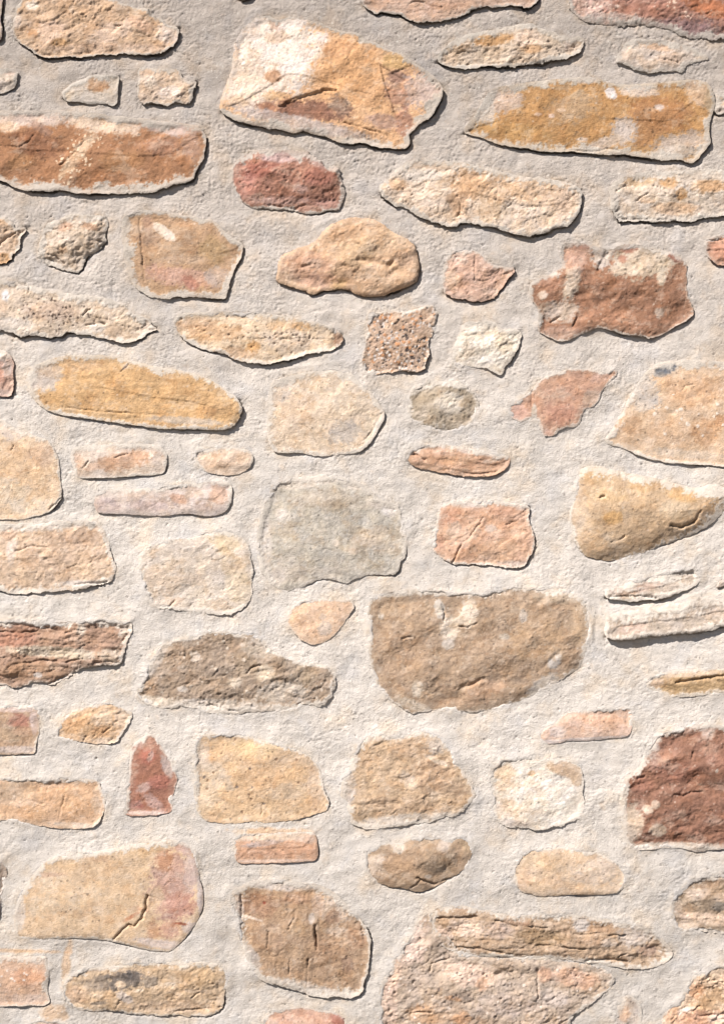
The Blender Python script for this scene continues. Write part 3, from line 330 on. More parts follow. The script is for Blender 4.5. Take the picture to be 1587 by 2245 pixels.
stone('E0 390,1120 430,1050 500,1030 600,1010 720,985 850,970 1000,975 1200,965 1350,965 1370,990 1400,1030 1415,1080 1405,1140 1395,1200 1380,1260 1350,1290 1300,1310 1200,1315 1100,1310 980,1305 880,1305 800,1290 720,1275 620,1282 530,1278 470,1260 420,1230 400,1180',
  (206,174,134), 'oblong tan stone with a sooty dark smudge near its top, bottom left', h=(0,5,1,6), er=12, k=.7, dome=2, st='rough', sm=(7,2,5,1),
  pa=['E0 740 1090 170 60 -6 112 102 92 .95','E0 830 1060 70 40 0 84 80 78 .7','E0 600 1110 90 50 0 160 140 116 .7','E0 930 1090 60 40 0 130 118 104 .7','E0 750 1110 36 24 0 226 200 168 1','E0 870 1145 34 12 -10 236 216 186 1','E0 685 1085 14 14 0 230 206 170 1','E0 780 1190 60 30 30 212 196 180 .8','E0 620 1225 60 14 -5 130 116 100 .7','E0 1250 1060 130 60 0 200 164 118 .6','E0 1060 1110 40 14 0 226 204 174 .9','E0 1200 1150 120 14 6 222 194 160 .7','E0 480 1180 80 60 0 210 172 136 .7','E0 1050 1250 250 40 0 212 182 148 .7','E0 640 1010 130 20 -6 224 188 150 .8'], cr=['2.5 3 E0 1080,1280 1180,1270 1280,1265 1370,1255','2 3 E0 1190,1195 1240,1160','2 3 E0 720,1265 740,1230'])
stone('E0 60,1440 150,1360 220,1335 300,1330 400,1340 500,1365 580,1440',
  (216,182,156), 'top of a pinkish stone barely showing at the bottom edge on the left', h=(1,4,1,2), er=6, st='plain', sm=(3,0,0,0))
stone('E1 40,330 45,280 40,220 60,180 150,172 300,170 450,165 530,165 550,190 560,250 560,310 545,345 480,350 400,355 300,358 200,362 70,365',
  (214,160,122), 'neat small orange brick-like stone with a peach upper half', h=(1,5,1,6), er=6, st='bed', sm=(2,0,2,1),
  pa=['E1 280 195 270 32 -2 230 200 168 1','E1 220 235 130 20 -8 206 182 168 .8','E1 300 345 260 12 -1 226 192 168 .8','E1 490 210 60 30 0 224 190 164 .8'])
stone('E1 850,350 860,280 950,250 1050,240 1110,210 1200,190 1300,200 1370,230 1420,195 1480,190 1520,230 1515,300 1490,370 1440,420 1370,460 1300,500 1230,535 1150,535 1080,515 1000,505 930,480 870,445',
  (168,138,106), 'brown rounded stone in shade along its bottom, between the scratched tan and peach cobble', h=(0,7,0,3), er=26, k=.65, dome=6, st='lump', sm=(1,0,2,1), relief=1.1,
  pa=['E1 1320 330 120 90 0 160 136 108 .8','E1 1060 360 120 70 0 182 146 110 .6','E1 910 340 70 40 -20 218 196 170 .9','E1 920 410 80 40 20 206 180 152 .8','E1 1180 220 100 40 0 186 158 126 .7','E1 1060 260 50 40 0 212 196 174 .9','E1 1340 250 50 40 -40 206 186 164 .8','E1 1480 240 50 60 0 180 150 112 .7','E1 1240 440 24 14 0 212 194 170 .8'],
  cr=['4 5 E1 1170,450 1230,470 1280,490 1370,460 1450,450 1540,430','2 3 E1 1140,510 1200,460'])
stone('E2 330,400 360,320 400,265 500,250 620,250 760,265 860,290 950,340 1000,375 1015,420 1000,470 970,515 900,530 800,535 700,532 600,535 500,542 440,530 380,512 345,460',
  (226,194,156), 'smooth oval peach cobble below the white stone', h=(0,5,0,4), er=11, k=.7, dome=3, st='plain', sm=(3,1,2,4), pa=['E2 820 400 150 80 0 226 204 178 .75','E2 500 330 120 60 0 230 196 154 .6','E2 900 330 70 40 25 222 198 172 .7','E2 560 440 60 30 0 212 176 138 .6','E2 400 440 60 70 0 222 184 148 .6'])
stone('E1 10,540 60,500 150,470 280,460 420,470 560,490 660,540 730,610 790,670 840,730 880,790 885,860 880,950 870,1040 845,1110 840,1160 800,1190 720,1195 660,1185 600,1200 520,1185 430,1150 320,1120 230,1100 150,1050 120,960 90,880 60,800 50,720 20,640',
  (176,142,108), 'big brown stone with upright grain and a black slit, bottom centre left', h=(0,5,0,12), er=10, st='vert', sm=(9,14,10,5), relief=1.2,
  pa=['E1 200 620 130 80 0 172 128 96 .7','E1 420 580 100 40 0 188 148 116 .7','E1 660 630 110 90 30 214 194 172 .9','E1 650 690 50 50 0 184 146 114 .9','E1 560 620 40 80 0 206 176 150 .7','E1 300 490 260 40 4 216 202 186 .95','E1 680 790 90 40 10 206 182 156 .8','E1 640 900 130 100 0 172 134 100 .6','E1 250 820 110 90 0 166 134 104 .6','E1 430 760 60 60 0 186 150 110 .6','E1 420 920 60 70 0 182 152 120 .6','E1 150 960 50 110 -20 200 184 166 .9','E1 500 1140 240 40 14 206 194 178 .95','E1 740 990 40 60 0 150 120 100 .5','E1 800 820 60 80 0 182 140 106 .6','E1 225 605 12 12 0 150 70 50 .9','E1 60 640 40 120 0 208 190 172 .9','E1 520 700 20 40 0 206 190 172 .8','E1 100 690 120 10 14 232 208 184 .9','E1 60 588 70 8 4 232 210 190 .8'],
  cr=['6 4 E1 540,745 544,830 552,895','3 4 E1 78,555 85,640 75,740 90,900','2.5 3 E1 385,950 380,1050','2.5 3 E1 498,950 490,1120','2.5 3 E1 410,700 375,770','2 3 E1 250,780 245,880','2.5 5 E1 800,690 830,770 850,850'])
stone('E1 1285,650 1300,625 1400,622 1587,640 E2 250,630 350,660 440,640 600,640 750,650 900,680 1000,700 1130,720 1220,770 1260,830 1280,890 1250,930 1150,965 1050,970 950,965 850,945 750,930 650,915 550,905 450,910 300,900 150,890 0,880 -60,850 -130,800 -145,740',
  (182,152,120), 'long brown layered stone like weathered wood, lower right', h=(0,3,0,3), er=10, st='layer', sm=(6,6,4,24), relief=1.8,
  pa=['E2 60 730 130 55 0 242 212 184 1','E2 -80 760 60 50 0 238 206 178 .9','E2 250 740 110 50 0 196 170 148 .85','E2 500 780 160 50 5 164 134 98 .85','E2 860 720 110 40 0 174 136 100 .8','E2 740 710 60 40 0 210 198 184 .9','E2 820 800 110 30 0 176 140 106 .8','E2 900 810 50 30 0 204 186 166 .8','E2 1130 860 60 40 0 170 138 116 .7','E2 1060 780 110 60 0 204 190 174 .85','E2 350 690 100 18 8 170 132 102 .7','E2 100 620 170 18 5 192 158 126 .7','E2 600 660 150 18 0 196 168 136 .7','E2 700 930 300 18 3 206 180 152 .7','E2 0 860 150 24 3 160 132 104 .8','E2 -90 830 60 30 0 180 154 124 .8'],
  cr=['4 5 E2 -120,670 0,665 120,660','3 4 E2 230,680 350,715 450,720 540,725','3 4 E2 480,830 600,835 700,845 760,850','3 4 E2 690,765 830,765 1000,772','4 5 E2 760,920 900,912 1010,925','2 3 E2 705,780 715,820','3 4 E2 0,840 150,850 330,880','2.5 3 E2 960,900 1020,870'])
stone('E1 930,1460 945,1280 930,1140 990,1030 1030,950 1100,870 1160,760 1210,690 1260,660 1290,780 1400,830 E2 0,885 150,895 300,905 450,915 550,912 650,922 750,938 850,955 930,1000 945,1040 900,1095 830,1150 760,1195 700,1240 665,1300 640,1460',
  (188,166,142), 'wide crumbly pinkish stone under the wood-like one, cut by the bottom edge', h=(1,4,1,4), er=8, st='rough', sm=(0,4,6,5), relief=1.3,
  pa=['E1 1130 860 110 160 25 242 210 186 1','E1 1020 1080 60 120 15 236 202 176 .9','E2 80 1000 200 70 10 240 206 178 1','E2 700 1020 170 60 10 232 190 160 .95','E2 520 1000 40 50 0 222 170 134 .8','E2 150 1060 40 40 0 216 166 128 .8','E2 760 1040 60 40 0 222 176 142 .7','E1 1250 1290 180 60 0 206 166 128 .9','E1 1000 1270 60 120 0 230 196 170 .7','E2 20 1260 60 50 0 222 166 118 .8','E2 300 1180 220 80 0 196 176 158 .85','E1 1150 1090 120 70 0 196 174 152 .8','E1 1400 1200 60 20 10 186 140 100 .9','E2 560 1140 120 60 0 206 188 170 .8','E2 -60 1210 90 60 0 198 172 146 .8','E2 50 1130 60 30 0 160 140 122 .5'],
  sp=['236 218 198 .06 9','120 104 94 .06 8'], cr=['6 8 E2 245,1000 290,985 330,988','3 4 E2 480,970 478,1040 482,1140','4 5 E2 50,1180 95,1160','3 3 E1 1400,945 1260,985 1250,1030','3 4 E1 1140,1330 1135,1290 1260,1285','2 4 E2 600,1300 700,1240'])
stone('E1 190,1460 210,1320 280,1285 380,1255 480,1255 580,1270 650,1280 690,1300 740,1340 750,1460',
  (214,162,132), 'rounded reddish stone top at the bottom edge below the striped brown stone', h=(1,4,1,3), er=14, k=.8, dome=4, st='grain', sm=(2,0,3,2), pa=['E1 690 1320 60 50 0 178 104 84 .8','E1 450 1300 200 30 0 212 158 128 .7','E1 260 1350 60 40 0 222 190 168 .7'])
stone('E2 1270,600 1280,540 1330,490 1400,430 1500,410 1640,400 1640,770 1560,760 1480,745 1400,740 1310,745 1275,690',
  (164,140,112), 'dark mottled grey-brown stone with a cream band, at the right edge near the bottom', h=(0,4,0,2), er=10, st='layer', sm=(8,4,5,0), relief=1.5,
  pa=['E2 1430 520 80 40 -10 210 186 160 1.05','E2 1500 460 120 30 -10 178 148 118 .8','E2 1450 660 180 30 3 228 198 168 .95','E2 1530 690 100 24 0 216 186 156 .8','E2 1450 590 180 36 0 146 126 102 .8','E2 1560 600 50 30 0 130 122 110 .7','E2 1380 710 110 30 0 206 182 156 .8','E2 1300 600 40 60 0 196 172 146 .7','E2 1560 540 40 30 0 204 178 150 .7'], cr=['4 5 E2 1390,742 1460,735 1560,755','2 3 E2 1370,570 1420,600'])
stone('E2 1170,1460 1210,1260 1240,1210 1320,1150 1370,1080 1390,1030 1450,990 1530,950 1640,930 1640,1460',
  (230,194,156), 'large peach stone with a brown hollow filling the bottom right corner', h=(0,4,1,3), er=10, st='chip', sm=(2,0,2,0), relief=1.6,
  pa=['E2 1500 1160 110 70 -20 188 150 108 .9','E2 1420 1100 50 50 0 214 156 110 .8','E2 1320 1230 100 22 -20 240 220 202 1','E2 1420 1260 170 50 -5 222 168 132 .9','E2 1520 1000 80 50 -20 232 202 164 .7','E2 1260 1230 50 60 -40 226 176 134 .8','E2 1540 1260 60 30 0 236 212 188 .7'], cr=['3 5 E2 1420,1250 1500,1240 1590,1225','3 4 E2 1400,1210 1440,1190'])
stone('E2 900,1460 930,1270 960,1170 1000,1120 1050,1130 1090,1180 1100,1240 1090,1300 1085,1460',
  (206,192,176), 'small mortar-smeared pointed stone with a tan spot at the bottom edge', h=(0,4,0,6), er=8, st='plain', sm=(8,4,6,4), pa=['E2 990 1230 45 50 0 214 178 148 .9'])
stone('P 510,-40 566,-40 562,-4 540,3 516,-1', (150,130,112), 'sliver of a dark stone at the top edge left of the largest stone', h=(1,7,2,3), er=4, st='plain')  # face colour is darkened to paint in the shadow under this stone
stone('A2 1545,560 1600,530 1660,530 1660,650 1590,665 1545,690 1525,650', (206,186,164), 'mortar-smeared stone tip at the right edge touching the big ochre stone', h=(0,5,0,3), er=7, st='rough', sm=(14,5,8,0), pa=['A2 1570 600 40 30 0 206 166 120 .8'])

# ------------------------------------------------------------------ materials
def new_mat(name, grain, speck, bump, rough=0.93):
    m = bpy.data.materials.new(name); m.use_nodes = True
    nt = m.node_tree; N = nt.nodes; L = nt.links
    b = N['Principled BSDF']; b.inputs['Roughness'].default_value = rough
    b.inputs['Specular IOR Level'].default_value = 0.25
    at_ = N.new('ShaderNodeAttribute'); at_.attribute_name = 'Tint'
    tc = N.new('ShaderNodeTexCoord')
    n1 = N.new('ShaderNodeTexNoise'); n1.inputs['Scale'].default_value = grain; n1.inputs['Detail'].default_value = 4; n1.inputs['Roughness'].default_value = 0.7
    n2 = N.new('ShaderNodeTexNoise'); n2.inputs['Scale'].default_value = 55; n2.inputs['Detail'].default_value = 5; n2.inputs['Roughness'].default_value = 0.65
    L.new(tc.outputs['Object'], n1.inputs['Vector']); L.new(tc.outputs['Object'], n2.inputs['Vector'])
    r1 = N.new('ShaderNodeMapRange'); r1.inputs['From Min'].default_value = .25; r1.inputs['From Max'].default_value = .75
    r1.inputs['To Min'].default_value = 1 - speck; r1.inputs['To Max'].default_value = 1 + speck
    L.new(n1.outputs['Fac'], r1.inputs['Value'])
    r2 = N.new('ShaderNodeMapRange'); r2.inputs['From Min'].default_value = .3; r2.inputs['From Max'].default_value = .7
    r2.inputs['To Min'].default_value = 1 - speck * .6; r2.inputs['To Max'].default_value = 1 + speck * .6
    L.new(n2.outputs['Fac'], r2.inputs['Value'])
    mu = N.new('ShaderNodeMath'); mu.operation = 'MULTIPLY'
    L.new(r1.outputs['Result'], mu.inputs[0]); L.new(r2.outputs['Result'], mu.inputs[1])
    vm = N.new('ShaderNodeVectorMath'); vm.operation = 'SCALE'
    L.new(at_.outputs['Color'], vm.inputs[0]); L.new(mu.outputs['Value'], vm.inputs['Scale'])
    L.new(vm.outputs['Vector'], b.inputs['Base Color'])
    bp = N.new('ShaderNodeBump'); bp.inputs['Strength'].default_value = bump; bp.inputs['Distance'].default_value = 0.002
    L.new(n1.outputs['Fac'], bp.inputs['Height']); L.new(bp.outputs['Normal'], b.inputs['Normal'])
    return m
MAT_STONE = new_mat('weathered_stone', 420, 0.14, 0.8)
MAT_MORTAR = new_mat('lime_mortar', 430, 0.09, 1.0)

# ------------------------------------------------------------------ geometry helpers (wall units)
def chaikin(p, n=2):
    for _ in range(n):
        q = np.roll(p, -1, 0); a = p * .75 + q * .25; b = p * .25 + q * .75
        p = np.stack([a, b], 1).reshape(-1, 2)
    return p
def seg_dist(x, y, p, closed):
    q = np.roll(p, -1, 0) if closed else p[1:]
    p0 = p if closed else p[:-1]
    best = np.full(x.shape, 1e12, np.float32)
    for (ax, ay), (bx, by) in zip(p0, q):
        ex, ey = bx - ax, by - ay; l2 = ex * ex + ey * ey + 1e-9
        t = np.clip(((x - ax) * ex + (y - ay) * ey) / l2, 0, 1)
        d2 = (x - ax - t * ex) ** 2 + (y - ay - t * ey) ** 2
        np.minimum(best, d2, out=best)
    return np.sqrt(best)
def inside(x, y, p):
    r = np.zeros(x.shape, bool); q = np.roll(p, -1, 0)
    for (ax, ay), (bx, by) in zip(p, q):
        if ay == by: continue
        c = ((ay > y) != (by > y)) & (x < (bx - ax) * (y - ay) / (by - ay) + ax)
        r ^= c
    return r
def stone_d(S, x, y):
    """distance to the outline, positive inside the stone, roughened"""
    d = seg_dist(x, y, S['poly'], True); d = np.where(inside(x, y, S['poly']), d, -d)
    n = fbm(x, y, 30, 4, S['seed'] + 5, .72)
    return (d + n * S['jag'] * 1.45).astype(np.float32)
def stone_base(S, x, y):
    """height of the plain tilted face"""
    t, b, l, r = S['h']; x0, y0, x1, y1 = S['box']
    u = np.clip((x - x0) / (x1 - x0), 0, 1); v = np.clip((y - y0) / (y1 - y0), 0, 1)
    # the larger of the two tilts wins softly, so a stone can stand out at the bottom and on one side
    hv = t + (b - t) * v ** 1.3; hu = l + (r - l) * u ** 1.3
    h = 0.62 * hv + 0.38 * hu
    if y0 > 820 and b < 12: h = h * .85
    return (h + np.clip(h / 4, 0, 1) * 3.0 * fbm(x, y, 95, 2, S['seed'] + 14)).astype(np.float32)

rng = np.random.default_rng(7)
for i, S in enumerate(STONES):
    p = S['o'].copy(); f = rng.uniform(2.5, 6.0)
    p[:, 0] = np.where(p[:, 0] < 0, p[:, 0] * f, p[:, 0]); p[:, 0] = np.where(p[:, 0] > GW, GW + (p[:, 0] - GW) * f, p[:, 0])
    p[:, 1] = np.where(p[:, 1] < 0, p[:, 1] * f, p[:, 1]); p[:, 1] = np.where(p[:, 1] > GH, GH + (p[:, 1] - GH) * f * .6, p[:, 1])
    S['poly'] = chaikin(p, 1 if S.get('st') in ('chip', 'layer') else 2)
    S['seed'] = 1000 + 37 * i; S['zoom'] = (.65, .85, 1.1, 1.5)[(i * 7) % 4]
    S['box'] = (*S['poly'].min(0), *S['poly'].max(0))
    S['jag'] = {'smooth': 1.5, 'plain': 2.6, 'grain': 3.2, 'bed': 2.6, 'lump': 3.5, 'rough': 6.0, 'chip': 5.0, 'layer': 4.5, 'pit': 5.0, 'vert': 4.0}[S.get('st', 'plain')]
    a, b = (S['box'][2] - S['box'][0]), (S['box'][3] - S['box'][1])
    S['jag'] *= min(1.0, min(a, b) / 110)
    S['chipf'] = {'smooth': .3, 'plain': .6, 'bed': .8, 'grain': .8}.get(S.get('st'), 1.3)
    if 'h' not in S: S['h'] = (1, 4, 1, 4)

STYLE = {  # broad, middle, fine relief, chipped steps
    'smooth': (2.6, .35, .16, .0), 'plain': (3.0, .6, .28, .22), 'grain': (3.0, .7, .5, .12), 'bed': (2.2, .6, .4, .12),
    'lump': (5.5, 1.2, .42, .15), 'rough': (4.0, 1.9, .65, .4), 'chip': (4.2, .9, .36, .75), 'layer': (2.6, 1.0, .45, .25),
    'pit': (3.0, 1.2, .5, .2), 'vert': (3.2, .8, .45, .15)}
SMEAR = (238, 226, 212)

def relief(S, x, y):
    s = S['seed']; st = S.get('st', 'plain'); a, b, c, f = STYLE[st]; k = S.get('relief', 1.0)
    wx = x + 7 * fbm(x, y, 40, 2, s + 11); wy = y + 7 * fbm(x, y, 40, 2, s + 12)
    ang = rng_ang(S); ca, sa = math.cos(ang), math.sin(ang)
    rx = wx * ca + wy * sa; ry = -wx * sa + wy * ca
    h = a * fbm(rx * .8, ry * 1.25, 80, 2, s + 1) * 1.6
    # a few broad broken planes towards the rim
    x0, y0, x1, y1 = S['box']; u = (wx - x0) / (x1 - x0) * 2 - 1; v = (wy - y0) / (y1 - y0) * 2 - 1
    rr = np.random.default_rng(s); cut = np.zeros_like(h); fa = {'smooth': .35, 'plain': .6, 'bed': .5}.get(st, 1.0)
    for q in range(7):
        th = rr.uniform(0, 2 * math.pi); A = rr.uniform(4, 13) * fa; o = rr.uniform(.1, .7)
        cut = np.minimum(cut, A * (o - (u * math.cos(th) + v * math.sin(th)) + .10 * fbm(x, y, 60, 3, s + 90 + q)))
    h += np.maximum(cut, -6.5)
    h += b * (0.30 * ridged(rx, ry * 1.5, 34, 3, s + 2) * (.5 + fbm(x, y, 90, 2, s + 6)) + 1.1 * fbm(wx, wy * 1.25, 19, 4, s + 3, .55)) * .9
    h += c * (fbm(x, y, 7, 2, s + 4) * 1.7 + .6 * perlin(x / 4.6, y / 4.6, s + 7))
    if f:
        _, dx, dy, r1, r2, r3 = cells(rx, ry * 1.7, 46, s + 20)
        h += f * ((r1 - .5) * 2.2 + (dx * (r2 - .5) + dy * (r3 - .5)) * .09)
        _, dx, dy, r1, r2, r3 = cells(wx, wy * 1.4, 17, s + 30)
        h += f * .35 * ((r1 - .5) * 2 + (dx * (r2 - .5) + dy * (r3 - .5)) * .2)
    fl = {'smooth': .25, 'plain': .6, 'grain': .7, 'bed': .6, 'lump': .9, 'rough': 1.2, 'chip': 1.5, 'layer': .8, 'pit': .8, 'vert': .8}[st]
    q = fbm(rx * .8, ry * 1.3, 85, 5, s + 8, .62); h += fl * .9 * (sstep(.06, .078, q) + sstep(-.20, -.182, q))
    q = fbm(rx * .8, ry * 1.3, 48, 4, s + 9, .65); h += fl * .7 * sstep(.12, .145, q) * S['chipf']
    q = fbm(rx * .8, ry * 1.4, 26, 3, s + 10, .65); h += fl * .5 * (sstep(.10, .13, q) - sstep(-.10, -.13, q)) * S['chipf'] * sstep(-.1, .25, fbm(x, y, 100, 2, s + 13))
    if st in ('layer', 'bed'):
        g = 1.0 if st == 'layer' else .45
        q = fbm(wx * .16, wy, 15, 3, s + 40, .6); h += g * 2.4 * q
        z = wy / 16 + .9 * fbm(wx * .3, wy, 60, 2, s + 41)
        h += g * 1.1 * (sstep(.0, .25, z - np.floor(z)) - .5) * (0.5 + perlin(wx / 90, wy / 20, s + 42))
    if st == 'vert':
        h += 1.5 * fbm(wx, wy * .14, 13, 3, s + 43, .6)
    if st in ('pit', 'rough'):
        d, _, _, r1, r2, _ = cells(wx, wy, 15, s + 50)
        h -= np.where(r1 < (.34 if st == 'pit' else .16) * (1 + 1.6 * fbm(x, y, 70, 2, s + 52)), 1, 0) * (1 + 2.2 * r2) * sstep(1.0, .3, d / (1.6 + 3.0 * r2))
    return h * k * (.82 if st in ('chip', 'lump', 'rough', 'layer') else .74)
def rng_ang(S):
    return ((S['seed'] * 7919) % 1000) / 1000 * .9 - .55

def blob(tok, x, y):
    cx, cy = at(tok[0], float(tok[1]), float(tok[2])); s = IMG_TILES[tok[0]][2]
    rx, ry, rot = float(tok[3]) * s, float(tok[4]) * s, math.radians(float(tok[5]))
    dx, dy = x - cx, y - cy; c, n = math.cos(rot), math.sin(rot)
    return np.sqrt(((dx * c + dy * n) / rx) ** 2 + ((-dx * n + dy * c) / ry) ** 2)

def paint(S, x, y, d, gx, gy, hgt):
    """seen colour (0..255) and extra height of everything that lies on the face"""
    s = S['seed']; c = np.empty(x.shape + (3,), np.float32); c[:] = S['c']; z = S['zoom']
    st = S.get('st', 'plain')
    e = np.zeros_like(x)
    n1 = fbm(x, y, 48 * z, 4, s + 60, .6); n2 = fbm(x + 500, y, 20 * z, 4, s + 61, .65); n3 = fbm(x, y + 500, 8, 3, s + 62, .75)
    warp = .5 * n1 + .65 * n2 + .6 * n3
    for t in S.get('pa', ()):
        tok = t.split(); q = blob(tok, x, y); w = float(tok[9])
        rad = min(float(tok[3]), float(tok[4])) * IMG_TILES[tok[0]][2]; ws = min(1, max(.3, rad / 26))
        wp = .5 * n1 * ws + .65 * n2 * ws + .6 * n3
        if w > 1.01: m = sstep(1.16, .86, q + .6 * wp) * .92
        else: m = sstep(1.14, .68, q + .8 * wp) * min(1, w * 1.08)
        c = mixc(c, [float(v) for v in tok[6:9]], m)
        if w > 1.01: e += .6 * m * (1 + n3)
    # mottling: lighter and darker minerals, warmer and cooler
    c *= (1 + .12 * n1 + .15 * n2 + .20 * n3)[..., None]
    warm = fbm(x, y, 33, 3, s + 63, .6)
    c *= np.stack([1 + .035 * warm, 1 - .0 * warm, 1 - .07 * warm], -1)
    # pale mineral film in streaks, thin rusty film
    q = fbm(x * .8, y * 1.2, 44 * z, 6, s + 64, .74); film = .55 * sstep(.10, .22, q) + .35 * sstep(.02, .5, q)
    c = mixc(c, c * .45 + np.array((240, 222, 198)) * .55, film * .62)
    q = fbm(x * .9, y * 1.1, 60 * z, 6, s + 68, .74); c = mixc(c, c * np.array([.93, .87, .80]), sstep(.08, .2, q) * .55)
    rust = sstep(.25, .6, fbm(x * .8, y * 1.2, 36, 4, s + 65, .65)); c = mixc(c, c * np.array([.90, .80, .70]), rust * .5)
    # grains
    d1, _, _, r1, r2, r3 = cells(x, y, 7.0, s + 66)
    c *= (1 - .30 * ((r1 < .06) & (d1 < 1.0 + 1.6 * r2)))[..., None]
    c = mixc(c, c * .35 + np.array((246, 234, 216)) * .65, ((r1 > .955) & (d1 < .7 + 1.5 * r3 ** 2)) * .6)
    for k, t in enumerate(S.get('sp', ())):
        tok = t.split(); colr = [float(v) for v in tok[:3]]; share, size = float(tok[3]), float(tok[4])
        d1, _, _, r1, r2, _ = cells(x + n3 * 3, y + n2 * 3, size, s + 70 + 5 * k)
        share_ = share
        if len(tok) > 5: share_ = share * sstep(1.15, .5, blob(tok[5:], x, y) + .5 * warp)
        m = (r1 < share_) * sstep(1.0, .75, d1 / (size * (.2 + .32 * r2)))
        c = mixc(c, colr, m * .92); e += m * .5 * (1 if sum(colr) > 380 else -2.2)
    c = np.clip(c, 2, 254); lum = (c @ np.array([.3, .59, .11], np.float32))[..., None]
    c = 255 * (np.clip(lum + (c - lum) * .86, 0, 255) / 255) ** .83 * np.array([1.012, .986, .98])
    # mortar smeared over the edges
    sm = S.get('sm', (0, 0, 0, 0))
    ox, oy = -gx, -gy
    w = sm[0] * np.clip(-oy, 0, 1) ** 2 + sm[1] * np.clip(oy, 0, 1) ** 2 + sm[2] * np.clip(-ox, 0, 1) ** 2 + sm[3] * np.clip(ox, 0, 1) ** 2
    w = w * (1 + .5 * np.clip(-(ox * .55 + oy * .83), 0, 1)) + 1.4
    q = 1 - d / np.maximum(w, .5) + 1.9 * (.6 * n2 + .75 * n1 + .5 * n3)
    m = sstep(-.15, .35, q) * sstep(1.5, 4, w)
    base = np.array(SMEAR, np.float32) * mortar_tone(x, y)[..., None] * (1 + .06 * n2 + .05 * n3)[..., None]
    m2 = m * (.72 + .2 * sstep(-.2, .3, n1))
    c = c * (1 - m2[..., None]) + base * m2[..., None]; e += .8 * m
    # a thin dusting of lime over the whole face near the joints
    q = sstep(-.2, .6, 1 - d / 16 + 1.3 * n2) * .16; c = c * (1 - q[..., None]) + base * q[..., None]
    return c, e

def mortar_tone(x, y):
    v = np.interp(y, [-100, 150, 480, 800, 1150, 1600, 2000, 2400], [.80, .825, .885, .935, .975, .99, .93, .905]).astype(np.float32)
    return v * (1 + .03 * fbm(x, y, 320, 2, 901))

def make_mesh(name, co, quads, tint, mat):
    me = bpy.data.meshes.new(name)
    n = len(quads)
    me.vertices.add(len(co)); me.vertices.foreach_set('co', co.astype(np.float32).ravel())
    me.loops.add(4 * n); me.loops.foreach_set('vertex_index', quads.astype(np.int32).ravel())
    me.polygons.add(n); me.polygons.foreach_set('loop_start', np.arange(0, 4 * n, 4, dtype=np.int32))
    me.polygons.foreach_set('use_smooth', np.ones(n, bool))
    a = me.attributes.new('Tint', 'FLOAT_COLOR', 'POINT')
    rgba = np.ones((len(co), 4), np.float32); rgba[:, :3] = tint
    a.data.foreach_set('color', rgba.ravel())
    me.materials.append(mat); me.update(calc_edges=True)
    return me
def wall_xyz(x, y, h):
    return np.stack([(x - GW / 2) * U, -h * U, ZC - (y - GH / 2) * U], -1)

